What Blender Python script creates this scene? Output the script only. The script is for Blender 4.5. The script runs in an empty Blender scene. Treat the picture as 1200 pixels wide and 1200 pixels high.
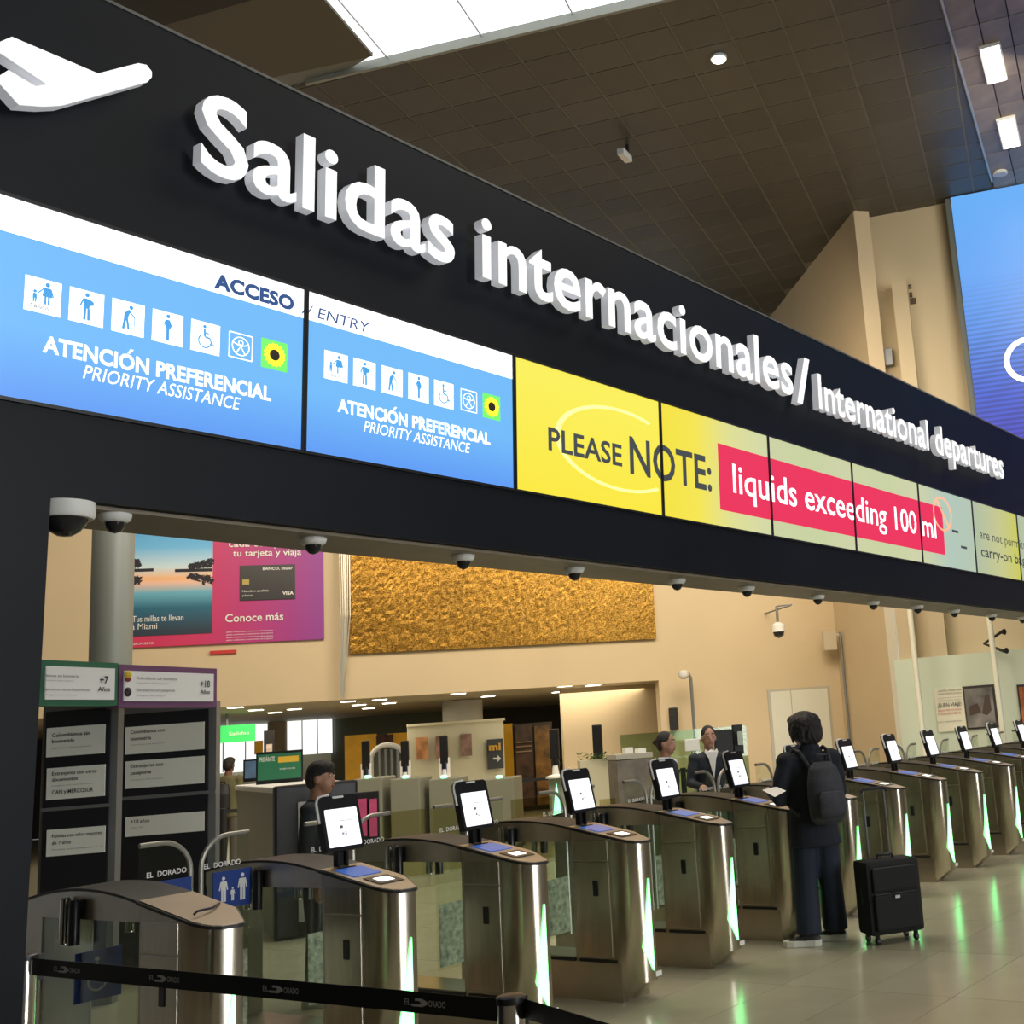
import bpy, bmesh, math, random
from mathutils import Vector, Matrix
random.seed(7)
sc = bpy.context.scene
COL = sc.collection
# ------------------------------------------------------------------ camera
FPX, CX, CY = 1340.0, 838.12, 595.67
F = Vector((0.8201, 0.5411, 0.1864)).normalized()
_r = F.cross(Vector((0, 0, 1))).normalized(); _u = _r.cross(F)
_a = math.radians(-4.323)
RT = _r * math.cos(_a) + _u * math.sin(_a)
UP = -_r * math.sin(_a) + _u * math.cos(_a)
EYE = Vector((0, 0, 1.7))
cd = bpy.data.cameras.new('camera'); cam = bpy.data.objects.new('camera', cd); COL.objects.link(cam)
cam.matrix_world = Matrix(((RT.x, UP.x, -F.x, EYE.x), (RT.y, UP.y, -F.y, EYE.y), (RT.z, UP.z, -F.z, EYE.z), (0, 0, 0, 1)))
cd.sensor_width = 36; cd.lens = FPX / 1200 * 36; cd.clip_start = .05; cd.clip_end = 300
cd.shift_x = -(CX - 600) / 1200; cd.shift_y = (CY - 600) / 1200
sc.camera = cam
# ------------------------------------------------------------------ world, lights, exposure
w = bpy.data.worlds.new('daylight'); sc.world = w; w.use_nodes = True
w.node_tree.nodes['Background'].inputs[0].default_value = (.80, .90, 1, 1)
w.node_tree.nodes['Background'].inputs[1].default_value = .45
sc.view_settings.view_transform = 'Standard'; sc.view_settings.look = 'None'
sc.view_settings.gamma = 1; sc.view_settings.use_curve_mapping = False
sc.view_settings.exposure = 0.0
sc.cycles.transparent_max_bounces = 40; sc.cycles.max_bounces = 10
def area(name, loc, aim, sx, sy, power, col):
    l = bpy.data.lights.new(name, 'AREA'); l.shape = 'RECTANGLE'; l.size = sx; l.size_y = sy; l.energy = power; l.color = col
    o = bpy.data.objects.new(name, l); COL.objects.link(o); o.location = loc
    o.rotation_euler = (Vector(aim) - Vector(loc)).to_track_quat('-Z', 'Y').to_euler()
    return o
WARM = (1, .83, .60)
area('hall_ceiling_light', (10, -1, 10.5), (10, 0, 0), 8, 4, 380, (1, .90, .76))
area('gate_hall_light', (9, 8, 8.0), (10, 8, 0), 7, 3, 330, WARM)
area('back_hall_light', (15, 9.5, 8.5), (18, 14, 2.5), 6, 3, 600, WARM)
area('left_hall_light', (8, 13.5, 8.5), (12, 19, 3.5), 5, 3, 380, WARM)
area('side_hall_light', (17, 3.5, 10.5), (20.5, 8, 6.5), 3, 3, 210, (1, .9, .72))
area('skylight_daylight', (8.5, 10.5, 11.9), (8.5, 10.5, 0), 3, 3, 160, (.9, .95, 1))

# ------------------------------------------------------------------ projection helpers (pixel -> point in the world)
def ray(x, y): return F + RT * ((x - CX) / FPX) - UP * ((y - CY) / FPX)
def onP(x, y, p0, n):
    d = ray(x, y); n = Vector(n); return EYE + d * ((Vector(p0) - EYE).dot(n) / d.dot(n))
def onZ(x, y, z): return onP(x, y, (0, 0, z), (0, 0, 1))
def onY(x, y, v): return onP(x, y, (0, v, 0), (0, 1, 0))
def onX(x, y, v): return onP(x, y, (v, 0, 0), (1, 0, 0))
def at(x, y, d): return EYE + ray(x, y) * d
def proj(P):
    d = Vector(P) - EYE; z = d.dot(F)
    return (CX + FPX * d.dot(RT) / z, CY - FPX * d.dot(UP) / z, z)
def ang(a): a = math.radians(a); return Vector((math.cos(a), math.sin(a), 0))
Z = Vector((0, 0, 1))
LEAN = 0.0401
FN = Vector((0, -math.cos(LEAN), -math.sin(LEAN))); FU = Vector((0, -math.sin(LEAN), math.cos(LEAN))); FO = Vector((0, 3.847, 2.916))
def fas(u, v, e=0): return FO + Vector((u, 0, 0)) + FU * v + FN * e
WD = ang(-38.1); WN = Vector((-WD.y, WD.x, 0)); WP = Vector((21.972, 12.669, 0))   # the long back wall
def wall(t, z, e=0): return WP + WD * t + Vector((0, 0, z)) - WN * e
def onW(x, y, e=0):
    P = onP(x, y, WP - WN * e, WN); return ((P - WP).dot(WD), P.z)

# ------------------------------------------------------------------ materials
MATS = {}
def mat(name, col, rough=.6, metal=0, emit=0, noise=0, nscale=5, bump=0, bscale=60, spec=.5, stretch=None, ecol=None):
    if name in MATS: return MATS[name]
    m = bpy.data.materials.new(name); m.use_nodes = True; nt = m.node_tree; b = nt.nodes['Principled BSDF']
    c = tuple(col) + (1,)
    b.inputs['Base Color'].default_value = c; b.inputs['Roughness'].default_value = rough
    b.inputs['Metallic'].default_value = metal; b.inputs['Specular IOR Level'].default_value = spec
    if emit:
        b.inputs['Emission Color'].default_value = (tuple(ecol) + (1,)) if ecol else c; b.inputs['Emission Strength'].default_value = emit
    if noise or bump:
        tc = nt.nodes.new('ShaderNodeTexCoord'); mp = nt.nodes.new('ShaderNodeMapping'); nt.links.new(tc.outputs['Object'], mp.inputs[0])
        if stretch: mp.inputs['Scale'].default_value = stretch
    if noise:
        n = nt.nodes.new('ShaderNodeTexNoise'); n.inputs['Scale'].default_value = nscale; n.inputs['Detail'].default_value = 4
        nt.links.new(mp.outputs[0], n.inputs[0])
        r = nt.nodes.new('ShaderNodeValToRGB'); r.color_ramp.elements[0].position = .3; r.color_ramp.elements[1].position = .7
        r.color_ramp.elements[0].color = tuple(max(0, x * (1 - noise)) for x in col) + (1,)
        r.color_ramp.elements[1].color = tuple(min(1, x * (1 + noise)) for x in col) + (1,)
        nt.links.new(n.outputs[0], r.inputs[0]); nt.links.new(r.outputs[0], b.inputs['Base Color'])
        if emit and not ecol: nt.links.new(r.outputs[0], b.inputs['Emission Color'])
    if bump:
        n2 = nt.nodes.new('ShaderNodeTexNoise'); n2.inputs['Scale'].default_value = bscale; nt.links.new(mp.outputs[0], n2.inputs[0])
        bp = nt.nodes.new('ShaderNodeBump'); bp.inputs['Strength'].default_value = bump; bp.inputs['Distance'].default_value = .02
        nt.links.new(n2.outputs[0], bp.inputs['Height']); nt.links.new(bp.outputs[0], b.inputs['Normal'])
    MATS[name] = m; return m
def glass(name, tint=(.93, .97, .94), gloss=.10, rough=.02):
    if name in MATS: return MATS[name]
    m = bpy.data.materials.new(name); m.use_nodes = True; nt = m.node_tree; nt.nodes.clear()
    o = nt.nodes.new('ShaderNodeOutputMaterial'); mx = nt.nodes.new('ShaderNodeMixShader'); t = nt.nodes.new('ShaderNodeBsdfTransparent'); g = nt.nodes.new('ShaderNodeBsdfGlossy')
    t.inputs[0].default_value = tuple(tint) + (1,); g.inputs['Roughness'].default_value = rough
    lw = nt.nodes.new('ShaderNodeLayerWeight'); lw.inputs[0].default_value = .5
    fr = nt.nodes.new('ShaderNodeMath'); fr.operation = 'POWER'; fr.inputs[1].default_value = 4; nt.links.new(lw.outputs['Facing'], fr.inputs[0])
    m5 = nt.nodes.new('ShaderNodeMath'); m5.operation = 'MULTIPLY'; m5.inputs[1].default_value = .6; nt.links.new(fr.outputs[0], m5.inputs[0])
    ad = nt.nodes.new('ShaderNodeMath'); ad.operation = 'ADD'; ad.inputs[1].default_value = gloss * .25; nt.links.new(m5.outputs[0], ad.inputs[0])
    nt.links.new(ad.outputs[0], mx.inputs[0]); nt.links.new(t.outputs[0], mx.inputs[1]); nt.links.new(g.outputs[0], mx.inputs[2]); nt.links.new(mx.outputs[0], o.inputs[0])
    MATS[name] = m; return m
def ramp_emit(name, stops, axis='Z', lo=0, hi=1, strength=1, wave=0, wscale=10):
    """a lit screen or a print whose colour runs along an object axis between lo and hi"""
    if name in MATS: return MATS[name]
    m = bpy.data.materials.new(name); m.use_nodes = True; nt = m.node_tree; b = nt.nodes['Principled BSDF']
    tc = nt.nodes.new('ShaderNodeTexCoord'); sp = nt.nodes.new('ShaderNodeSeparateXYZ'); nt.links.new(tc.outputs['Object'], sp.inputs[0])
    mr = nt.nodes.new('ShaderNodeMapRange'); mr.inputs[1].default_value = lo; mr.inputs[2].default_value = hi; nt.links.new(sp.outputs[axis], mr.inputs[0])
    r = nt.nodes.new('ShaderNodeValToRGB'); e = r.color_ramp.elements
    while len(e) < len(stops): e.new(.5)
    for i, (p, c) in enumerate(stops): e[i].position = p; e[i].color = tuple(c) + (1,)
    nt.links.new(mr.outputs[0], r.inputs[0]); out = r.outputs[0]
    if wave:
        wv = nt.nodes.new('ShaderNodeMath'); wv.operation = 'SINE'; ml = nt.nodes.new('ShaderNodeMath'); ml.operation = 'MULTIPLY'; ml.inputs[1].default_value = wscale
        nt.links.new(sp.outputs['Z'], ml.inputs[0]); nt.links.new(ml.outputs[0], wv.inputs[0])
        m2 = nt.nodes.new('ShaderNodeMapRange'); m2.inputs[1].default_value = -1; m2.inputs[2].default_value = 1; m2.inputs[3].default_value = 1 - wave; m2.inputs[4].default_value = 1
        nt.links.new(wv.outputs[0], m2.inputs[0])
        h = nt.nodes.new('ShaderNodeMapRange'); h.inputs[1].default_value = .55; h.inputs[2].default_value = .78; h.inputs[3].default_value = 0; h.inputs[4].default_value = 1
        nt.links.new(mr.outputs[0], h.inputs[0])                     # the dark lines fade out towards the top
        mm = nt.nodes.new('ShaderNodeMix'); mm.data_type = 'FLOAT'; nt.links.new(h.outputs[0], mm.inputs[0]); nt.links.new(m2.outputs[0], mm.inputs[2]); mm.inputs[3].default_value = 1
        sc_ = nt.nodes.new('ShaderNodeVectorMath'); sc_.operation = 'SCALE'; nt.links.new(out, sc_.inputs[0]); nt.links.new(mm.outputs[0], sc_.inputs['Scale']); out = sc_.outputs[0]
    if strength:
        nt.links.new(out, b.inputs['Emission Color']); b.inputs['Emission Strength'].default_value = strength; b.inputs['Base Color'].default_value = (.02, .02, .02, 1)
        b.inputs['Roughness'].default_value = .35
    else:
        nt.links.new(out, b.inputs['Base Color']); b.inputs['Roughness'].default_value = .45
    MATS[name] = m; return m

# ------------------------------------------------------------------ object helpers
def base(o):
    v = Vector((0, 0, 0))
    while o is not None: v += Vector(o.location); o = o.parent
    return v
def link(name, me, m=None, parent=None, origin=None, local=False):
    """origin: world place of the object's own zero; without it the parent's own zero is used"""
    o = bpy.data.objects.new(name, me); COL.objects.link(o)
    if m is not None:
        for q in (m if isinstance(m, (list, tuple)) else [m]): me.materials.append(q)
    if parent is not None: o.parent = parent
    if not local:
        org = Vector(origin) if origin is not None else (base(parent) if parent is not None else None)
        if org is None:
            if len(me.vertices):
                xs = [v.co for v in me.vertices]
                org = Vector(((min(v.x for v in xs) + max(v.x for v in xs)) / 2, (min(v.y for v in xs) + max(v.y for v in xs)) / 2, min(v.z for v in xs)))
            else: org = Vector((0, 0, 0))
        me.transform(Matrix.Translation(-org)); o.location = org - (base(parent) if parent is not None else Vector((0, 0, 0)))
    return o
def tag(o, label=None, cat=None, group=None, kind=None):
    if label: o['label'] = label
    if cat: o['category'] = cat
    if group: o['group'] = group
    if kind: o['kind'] = kind
    return o
def empty(name, loc, label=None, cat=None, group=None, kind=None, rz=0):
    o = bpy.data.objects.new(name, None); COL.objects.link(o); o.location = loc; o.rotation_euler = (0, 0, rz); o.empty_display_size = .1
    return tag(o, label, cat, group, kind)
def copy_tree(o, parent=None):
    c = o.copy(); COL.objects.link(c); c.parent = parent
    for ch in list(o.children): copy_tree(ch, c)
    return c
class MB:
    def __init__(s): s.v = []; s.f = []; s.m = []
    def add(s, vs, fs, mi=0):
        n = len(s.v); s.v += [tuple(v) for v in vs]; s.f += [tuple(i + n for i in f) for f in fs]; s.m += [mi] * len(fs); return s
    def frame(s, o, a, b, c, la, lb, lc, mi=0):        # box from corner o along unit vectors
        o = Vector(o); a = Vector(a) * la; b = Vector(b) * lb; c = Vector(c) * lc
        vs = [o, o + a, o + a + b, o + b, o + c, o + a + c, o + a + b + c, o + b + c]
        fs = [(0, 3, 2, 1), (4, 5, 6, 7), (0, 1, 5, 4), (1, 2, 6, 5), (2, 3, 7, 6), (3, 0, 4, 7)]
        if a.cross(b).dot(c) < 0: fs = [f[::-1] for f in fs]
        return s.add(vs, fs, mi)
    def box(s, x0, x1, y0, y1, z0, z1, mi=0): return s.frame((x0, y0, z0), (1, 0, 0), (0, 1, 0), (0, 0, 1), x1 - x0, y1 - y0, z1 - z0, mi)
    def quad(s, a, b, c, d, mi=0): return s.add([a, b, c, d], [(0, 1, 2, 3)], mi)
    def prism(s, pts, ext, mi=0):                       # polygon (list of 3D points) extruded by vector
        n = len(pts); ext = Vector(ext); pts = [Vector(p) for p in pts]
        nr = Vector((0, 0, 0))
        for i in range(n): nr += pts[i].cross(pts[(i + 1) % n])
        if nr.dot(ext) > 0: pts = pts[::-1]
        vs = pts + [p + ext for p in pts]
        fs = [tuple(range(n)), tuple(range(2 * n - 1, n - 1, -1))] + [(i, i + n, (i + 1) % n + n, (i + 1) % n) for i in range(n)]
        return s.add(vs, fs, mi)
    def tube(s, path, r, seg=8, mi=0, cap=True):
        path = [Vector(p) for p in path]; rs = r if isinstance(r, (list, tuple)) else [r] * len(path)
        up = None; vs = []; fs = []
        for i, p in enumerate(path):
            t = (path[min(i + 1, len(path) - 1)] - path[max(i - 1, 0)]).normalized()
            if up is None: up = Vector((0, 0, 1)) if abs(t.z) < .9 else Vector((1, 0, 0))
            a = t.cross(up).normalized(); b = a.cross(t).normalized(); up = b
            for k in range(seg):
                th = 2 * math.pi * k / seg; vs.append(p + a * math.cos(th) * rs[i] + b * math.sin(th) * rs[i])
        for i in range(len(path) - 1):
            for k in range(seg):
                k2 = (k + 1) % seg; fs.append((i * seg + k, i * seg + k2, (i + 1) * seg + k2, (i + 1) * seg + k))
        if cap: fs.append(tuple(range(seg - 1, -1, -1))); fs.append(tuple((len(path) - 1) * seg + k for k in range(seg)))
        return s.add(vs, fs, mi)
    def lathe(s, c, prof, seg=16, mi=0, axis=Z):         # prof: (radius, height)
        c = Vector(c); ax = Vector(axis).normalized(); t = Vector((1, 0, 0)) if abs(ax.x) < .9 else Vector((0, 1, 0)); a = ax.cross(t).normalized(); b = ax.cross(a)
        vs = []; fs = []
        for r, h in prof:
            for k in range(seg):
                th = 2 * math.pi * k / seg; vs.append(c + ax * h + (a * math.cos(th) + b * math.sin(th)) * max(r, 1e-4))
        for i in range(len(prof) - 1):
            for k in range(seg):
                k2 = (k + 1) % seg; fs.append((i * seg + k, i * seg + k2, (i + 1) * seg + k2, (i + 1) * seg + k))
        fs.append(tuple(range(seg - 1, -1, -1))); fs.append(tuple((len(prof) - 1) * seg + k for k in range(seg)))
        return s.add(vs, fs, mi)
    def ball(s, c, rx, ry, rz, seg=14, rings=9, mi=0):
        c = Vector(c); vs = []; fs = []
        for i in range(rings + 1):
            ph = math.pi * i / rings
            for k in range(seg):
                th = 2 * math.pi * k / seg; vs.append(c + Vector((rx * math.sin(ph) * math.cos(th), ry * math.sin(ph) * math.sin(th), rz * math.cos(ph))))
        for i in range(rings):
            for k in range(seg):
                k2 = (k + 1) % seg; fs.append((i * seg + k, (i + 1) * seg + k, (i + 1) * seg + k2, i * seg + k2))
        return s.add(vs, fs, mi)
    def mesh(s, smooth=False, bev=0):
        me = bpy.data.meshes.new('m'); me.from_pydata(s.v, [], s.f)
        for p, i in zip(me.polygons, s.m): p.material_index = i; p.use_smooth = smooth
        if bev or smooth:
            bm = bmesh.new(); bm.from_mesh(me); bmesh.ops.remove_doubles(bm, verts=bm.verts, dist=1e-5)
            if bev: bmesh.ops.bevel(bm, geom=[e for e in bm.edges if len(e.link_faces) == 2 and e.calc_face_angle(0) > .6], offset=bev, segments=2, affect='EDGES', profile=.6)
            bm.to_mesh(me); bm.free()
            if smooth:
                for p in me.polygons: p.use_smooth = True
                try: me.set_sharp_from_angle(angle=.7)
                except Exception: pass
        return me
    def build(s, name, m, parent=None, smooth=False, bev=0, origin=None, local=False): return link(name, s.mesh(smooth, bev), m, parent, origin, local)

# ---- lettering
TC = {}
def glyphs(s, bold=0.0, res=3, extrude=0.0):
    k = (s, bold, res, extrude)
    if k not in TC:
        cu = bpy.data.curves.new('t', 'FONT'); cu.body = s; cu.offset = bold; cu.resolution_u = res; cu.fill_mode = 'BOTH' if extrude else 'FRONT'; cu.extrude = extrude
        if bold: cu.space_character = 1 + bold * .9
        ob = bpy.data.objects.new('t', cu); me = bpy.data.meshes.new_from_object(ob)
        TC[k] = ([tuple(v.co) for v in me.vertices], [tuple(p.vertices) for p in me.polygons])
        bpy.data.meshes.remove(me); bpy.data.objects.remove(ob); bpy.data.curves.remove(cu)
    return TC[k]
_h = [v[1] for v in glyphs('H')[0]]; CAPH = max(_h) - min(_h)
def text(name, s, P, U, V, cap, m, parent=None, width=None, bold=0.0, italic=0, clip=None, extrude=0, res=3, ext_depth=0):
    """flat lettering: P = left end of the baseline, U / V unit directions, cap = capital height"""
    vs, fs = glyphs(s, bold, res, extrude); x0 = min(v[0] for v in vs); x1 = max(v[0] for v in vs); sy = cap / CAPH
    sx = (width / (x1 - x0)) if width else sy
    P = Vector(P); U = Vector(U); V = Vector(V); N = U.cross(V)
    bm = bmesh.new(); bv = [bm.verts.new(((v[0] - x0) * sx + italic * v[1] * sy, v[1] * sy, v[2])) for v in vs]
    for f in fs:
        try: bm.faces.new([bv[i] for i in f])
        except ValueError: pass
    if clip:
        for lim, sg in ((clip[0], -1), (clip[1], 1)):
            bmesh.ops.bisect_plane(bm, geom=list(bm.verts) + list(bm.edges) + list(bm.faces), plane_co=(lim, 0, 0), plane_no=(sg, 0, 0), clear_outer=True)
    if not bm.verts: bm.free(); return None
    me = bpy.data.meshes.new('m'); bm.to_mesh(me); bm.free()
    me.transform(Matrix(((U.x, V.x, N.x, P.x), (U.y, V.y, N.y, P.y), (U.z, V.z, N.z, P.z), (0, 0, 0, 1))))
    return link(name, me, m, parent)
def sheet(name, P, U, V, w_, h_, m, parent, th=.002, origin=None, bev=0):
    """thin flat piece whose front lies towards the viewer (U x V)"""
    U = Vector(U); V = Vector(V); N = U.cross(V)
    return MB().frame(Vector(P) - N * th, U, V, N, w_, h_, th).build(name, m, parent, origin=origin, bev=bev)
def rrect(P, U, V, w_, h_, r, n=4):
    P = Vector(P); out = []
    for cx, cy, a0 in ((w_ - r, r, -90), (w_ - r, h_ - r, 0), (r, h_ - r, 90), (r, r, 180)):
        for k in range(n + 1):
            a = math.radians(a0 + 90 * k / n); out.append(P + U * (cx + r * math.cos(a)) + V * (cy + r * math.sin(a)))
    return out

# ---- common materials
STEEL = mat('brushed_steel', (.58, .53, .44), .24, 1, noise=.10, nscale=7, stretch=(3, 3, .6))
STEEL2 = mat('brushed_steel_dark', (.50, .455, .375), .32, 1, noise=.08, nscale=6)
CHROME = mat('polished_steel', (.78, .76, .72), .16, 1)
BLACK = mat('black_plastic', (.012, .012, .014), .35)
BLACKM = mat('matte_black', (.010, .011, .013), .6)
FASC = mat('black_fascia', (.006, .008, .012), .48, spec=.19, noise=.25, nscale=1.5)
DGREY = mat('dark_grey_metal', (.045, .05, .06), .45)
GREYM = mat('grey_metal', (.22, .23, .24), .42, .4)
WHITE = mat('white_paint', (.80, .80, .77), .5)
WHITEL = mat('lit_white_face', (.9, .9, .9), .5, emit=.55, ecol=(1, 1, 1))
LSIDE = mat('letter_side_glow', (.82, .83, .84), .5, emit=.26, ecol=(.9, .93, 1))  # faint glow brightens the letter sides in place of light from lower left
BEIGE = mat('beige_wall', (.62, .50, .32), .75, noise=.03, nscale=.6)
TAN = mat('tan_wall', (.52, .43, .28), .75, noise=.04, nscale=.7)
CREAM = mat('cream_panel', (.66, .62, .44), .6)
PALEG = mat('pale_green_wall', (.52, .58, .46), .6, noise=.04, nscale=.8)
GLASS = glass('clear_glass')
GLASSD = glass('flap_glass', (.93, .96, .92), .12, .03)
SCRW = mat('screen_white', (.9, .93, .97), .3, emit=1.0, ecol=(.92, .96, 1))
LAMP = mat('lamp_white', (1, 1, 1), .5, emit=6, ecol=(1, .95, .86))
DAY = mat('daylight_glazing', (.9, .95, 1), .5, emit=1.5, ecol=(.93, .97, 1))
GREENL = mat('green_light', (.3, .9, .6), .4, emit=4.5, ecol=(.17, 1, .26))
BLUE = mat('sign_blue', (.012, .05, .26), .4)
INK = mat('dark_ink', (.02, .02, .03), .6)
LINK_ = mat('grey_ink', (.25, .25, .27), .6)
SKIN = mat('skin_tan', (.42, .22, .14), .55)
SKIND = mat('skin_brown', (.17, .075, .04), .5)
HAIR = mat('black_hair', (.012, .009, .008), .55, noise=.5, nscale=40, bump=.6, bscale=120)
NAVY = mat('navy_cloth', (.006, .009, .017), .85, noise=.2, nscale=12, bump=.2, bscale=30)
NAVYT = mat('navy_trousers', (.008, .015, .032), .8, noise=.15, nscale=10, bump=.15, bscale=25)
PAPER = mat('white_paper', (.85, .85, .82), .6)

# ================================================================== SETTING
# floor: base slab and single stone tiles near the gates
fb = MB().box(-16, 40, -22, 45, -.12, -.012).build('floor', mat('floor_stone', (.33, .30, .215), .16, noise=.10, nscale=1.3), None)
tag(fb, kind='structure')
tile_m = [mat('floor_tile_' + c, tuple(v * k for v in (.40, .375, .275)), .20, noise=.06, nscale=2.2, bump=.02, bscale=3) for c, k in (('a', 1), ('b', .96), ('c', 1.04))]
tm = {}
for i in range(9 + 6):
    for j in range(18):
        x0 = 2.0 + i * 1.2 - .04 + .0; y0 = 1.22 + j * .6
        if y0 > 11 or proj((x0 + .6, y0 + .3, 0))[2] < 1: continue
        px, py, pz = proj((x0 + .6, y0 + .3, 0))
        if not (-150 < px < 1350 and py < 1420): continue
        k = random.randrange(3)
        if k not in tm: tm[k] = MB().box(.002, 1.198, .002, .598, -.011, 0).mesh(); tm[k].materials.append(tile_m[k])
        o = bpy.data.objects.new('floor_tile', tm[k]); COL.objects.link(o); o.parent = fb
        o.location = Vector((x0, y0, 0)) - base(fb)

HC = 12.0
# ceiling
E1 = ang(-72); E2 = ang(18)
def czl(q): return onZ(q[0], q[1], HC)
cor = czl((1000, 247))
def meet(p, d, q, e):
    k = (d.x * e.y - d.y * e.x); t = ((q.x - p.x) * e.y - (q.y - p.y) * e.x) / k
    return p + d * t
XI = meet(czl((777, 0)), czl((777, 0)) - czl((400, 88)), czl((1102, 0)), czl((1160, 207)) - czl((1102, 0)))
main = [czl((345, 101)), czl((400, 88)), czl((777, 0)), XI,
        czl((1160, 207)), czl((1115, 237)) + ang(18) * 1, czl((1020, 255)) + ang(18) * 1.5, cor + Vector((2, 1, 0)), cor + ang(47.9) * 14, czl((345, 101)) + ang(60) * 16]
CEILM = mat('ceiling_base', (.20, .19, .155), .6)
ce = MB().prism([p + Z * .010 for p in main], Z * .15).build('ceiling', CEILM); tag(ce, kind='structure')
cm = [mat('ceiling_tile_' + c, tuple(v * k for v in (.070, .064, .050)), .42, noise=.1, nscale=2) for c, k in (('a', 1), ('b', .88), ('c', 1.1))]
def inside(P, poly):
    c = False; n = len(poly)
    for i in range(n):
        a = poly[i]; b = poly[(i + 1) % n]
        if (a.y > P.y) != (b.y > P.y) and P.x < (b.x - a.x) * (P.y - a.y) / (b.y - a.y) + a.x: c = not c
    return c
tw, tl, g = .80, .70, .035
shared = []
for k in range(3):
    me = MB().frame((0, 0, 0), E1, E2, Z, tw - g, tl - g, .010).mesh(); me.materials.append(cm[k]); shared.append(me)
o0 = czl((860, 47)); cnt = 0
for i in range(-14, 16):
    for j in range(-14, 20):
        P = o0 + E1 * (i * tw) + E2 * (j * tl); c4 = [P, P + E1 * tw, P + E1 * tw + E2 * tl, P + E2 * tl]
        ins = [inside(q, main) for q in c4]
        if not any(ins): continue
        q = proj(P + E1 * tw / 2 + E2 * tl / 2)
        if not (200 < q[0] < 1260 and -60 < q[1] < 440): continue
        if q[1] > (q[0] - 127) * .482 + 130 or cnt > 255: continue
        if all(ins): o = bpy.data.objects.new('ceiling_tile', shared[random.randrange(3)]); COL.objects.link(o); o.parent = ce; o.location = P - base(ce); cnt += 1; continue
        poly = [P + E1 * .0, P + E1 * (tw - g), P + E1 * (tw - g) + E2 * (tl - g), P + E2 * (tl - g)]
        for (lp, ldr) in ((czl((1102, 0)), czl((1160, 207)) - czl((1102, 0))), (czl((777, 0)), czl((400, 88)) - czl((777, 0))), (czl((1115, 237)), czl((1020, 255)) - czl((1115, 237)))):
            nr = Vector((-ldr.y, ldr.x, 0)).normalized(); ref = (czl((860, 60)) - lp).dot(nr); nr = nr if ref > 0 else -nr; out = []
            for a_i in range(len(poly)):
                A_, B_ = poly[a_i], poly[(a_i + 1) % len(poly)]; da, db = (A_ - lp).dot(nr) - .03, (B_ - lp).dot(nr) - .03
                if da >= 0: out.append(A_)
                if da * db < 0: out.append(A_.lerp(B_, da / (da - db)))
            poly = out
            if len(poly) < 3: break
        if len(poly) >= 3: MB().prism(poly, Z * .010).build('ceiling_tile', cm[0], ce)
# brown coffered strip on the right
S1 = czl((1102, 0)); S2 = czl((1160, 207)); sd = (S2 - S1).normalized(); sn = Vector((sd.y, -sd.x, 0))
strip = [S1 - sd * 4, S2 + sd * .5, S2 + sd * .5 + sn * 9, S1 - sd * 4 + sn * 9]
ce2 = MB().prism([p + Z * .03 for p in strip], Z * .15).build('ceiling', mat('coffer_base', (.02, .016, .014), .6)); tag(ce2, kind='structure')
cfm = [mat('coffer_tile_' + c, tuple(v * k for v in (.22, .175, .14)), .4, noise=.2, nscale=2.5) for c, k in (('a', 1), ('b', .85), ('c', 1.12))]
shc = []
for k in range(3):
    me = MB().frame((0, 0, 0), sd, sn, Z, .86, .42, .03).mesh(); me.materials.append(cfm[k]); shc.append(me)
for i in range(-3, 8):
    for j in range(0, 10):
        P = S1 + sd * (i * .88) + sn * (.03 + j * .44); q = proj(P)
        if not (1050 < q[0] < 1300 and -80 < q[1] < 260): continue
        o = bpy.data.objects.new('ceiling_tile', shc[(i * 2 + j) % 3]); COL.objects.link(o); o.parent = ce2; o.location = P - base(ce2)
MB().frame(S1 - sd * 4 - Z * .03, sd, sn, Z, (S2 - S1).length + 4.2, .035, .09).build('edge_trim', mat('trim_metal', (.5, .48, .42), .35, .6), ce2)
# skylight with its brown soffit and the grey reveal between them
sk = [(437, 66), (380, 0), (350, -40), (1000, -60), (777, 0), (400, 88)]
a_, b_ = czl((437, 66)), czl((380, 0)); kd = (b_ - a_).normalized()
e_, f_ = czl((400, 88)), czl((777, 0)); ed = (f_ - e_).normalized()
win = empty('window_1', a_, kind='structure')
MB().prism([a_ + Z * .1 - ed * .15, a_ + Z * .1 + kd * 5, f_ + Z * .1 + ed * 5 + kd * 1.5, f_ + Z * .1 + ed * 4, e_ + Z * .1 - ed * .1], Z * .06).build('pane', DAY, win)
for t_ in (.16, .46, .74):
    p = e_.lerp(f_, t_) + Z * .06; MB().frame(p, kd, Vector((kd.y, -kd.x, 0)), Z, 4.5, .02, .03).build('mullion', mat('mullion_grey', (.6, .64, .66), .5), win)
MB().frame(e_ - ed * .6 - Z * .05, ed, Vector((ed.y, -ed.x, 0)) , Z, (f_ - e_).length + 3, .06, .16).build('window_frame', mat('frame_grey', (.30, .31, .27), .5), win)
rv = MB().prism([q_ + Z * .025 for q_ in (czl((437, 66)), czl((400, 88)), czl((330, 105)), czl((230, 128)), czl((200, 90)), czl((300, 55)))], Z * .05).build('ceiling', mat('reveal_grey', (.20, .21, .19), .5)); tag(rv, kind='structure')
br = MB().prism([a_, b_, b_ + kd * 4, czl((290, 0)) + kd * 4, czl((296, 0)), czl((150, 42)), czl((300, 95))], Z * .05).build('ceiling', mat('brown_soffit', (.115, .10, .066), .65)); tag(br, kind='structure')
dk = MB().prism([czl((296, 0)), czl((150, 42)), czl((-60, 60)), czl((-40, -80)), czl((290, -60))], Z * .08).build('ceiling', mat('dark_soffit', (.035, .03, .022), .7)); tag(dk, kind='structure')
lid = MB().box(-16, 40, -22, 45, 13.6, 13.8).build('ceiling', CEILM); tag(lid, kind='structure')

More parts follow.
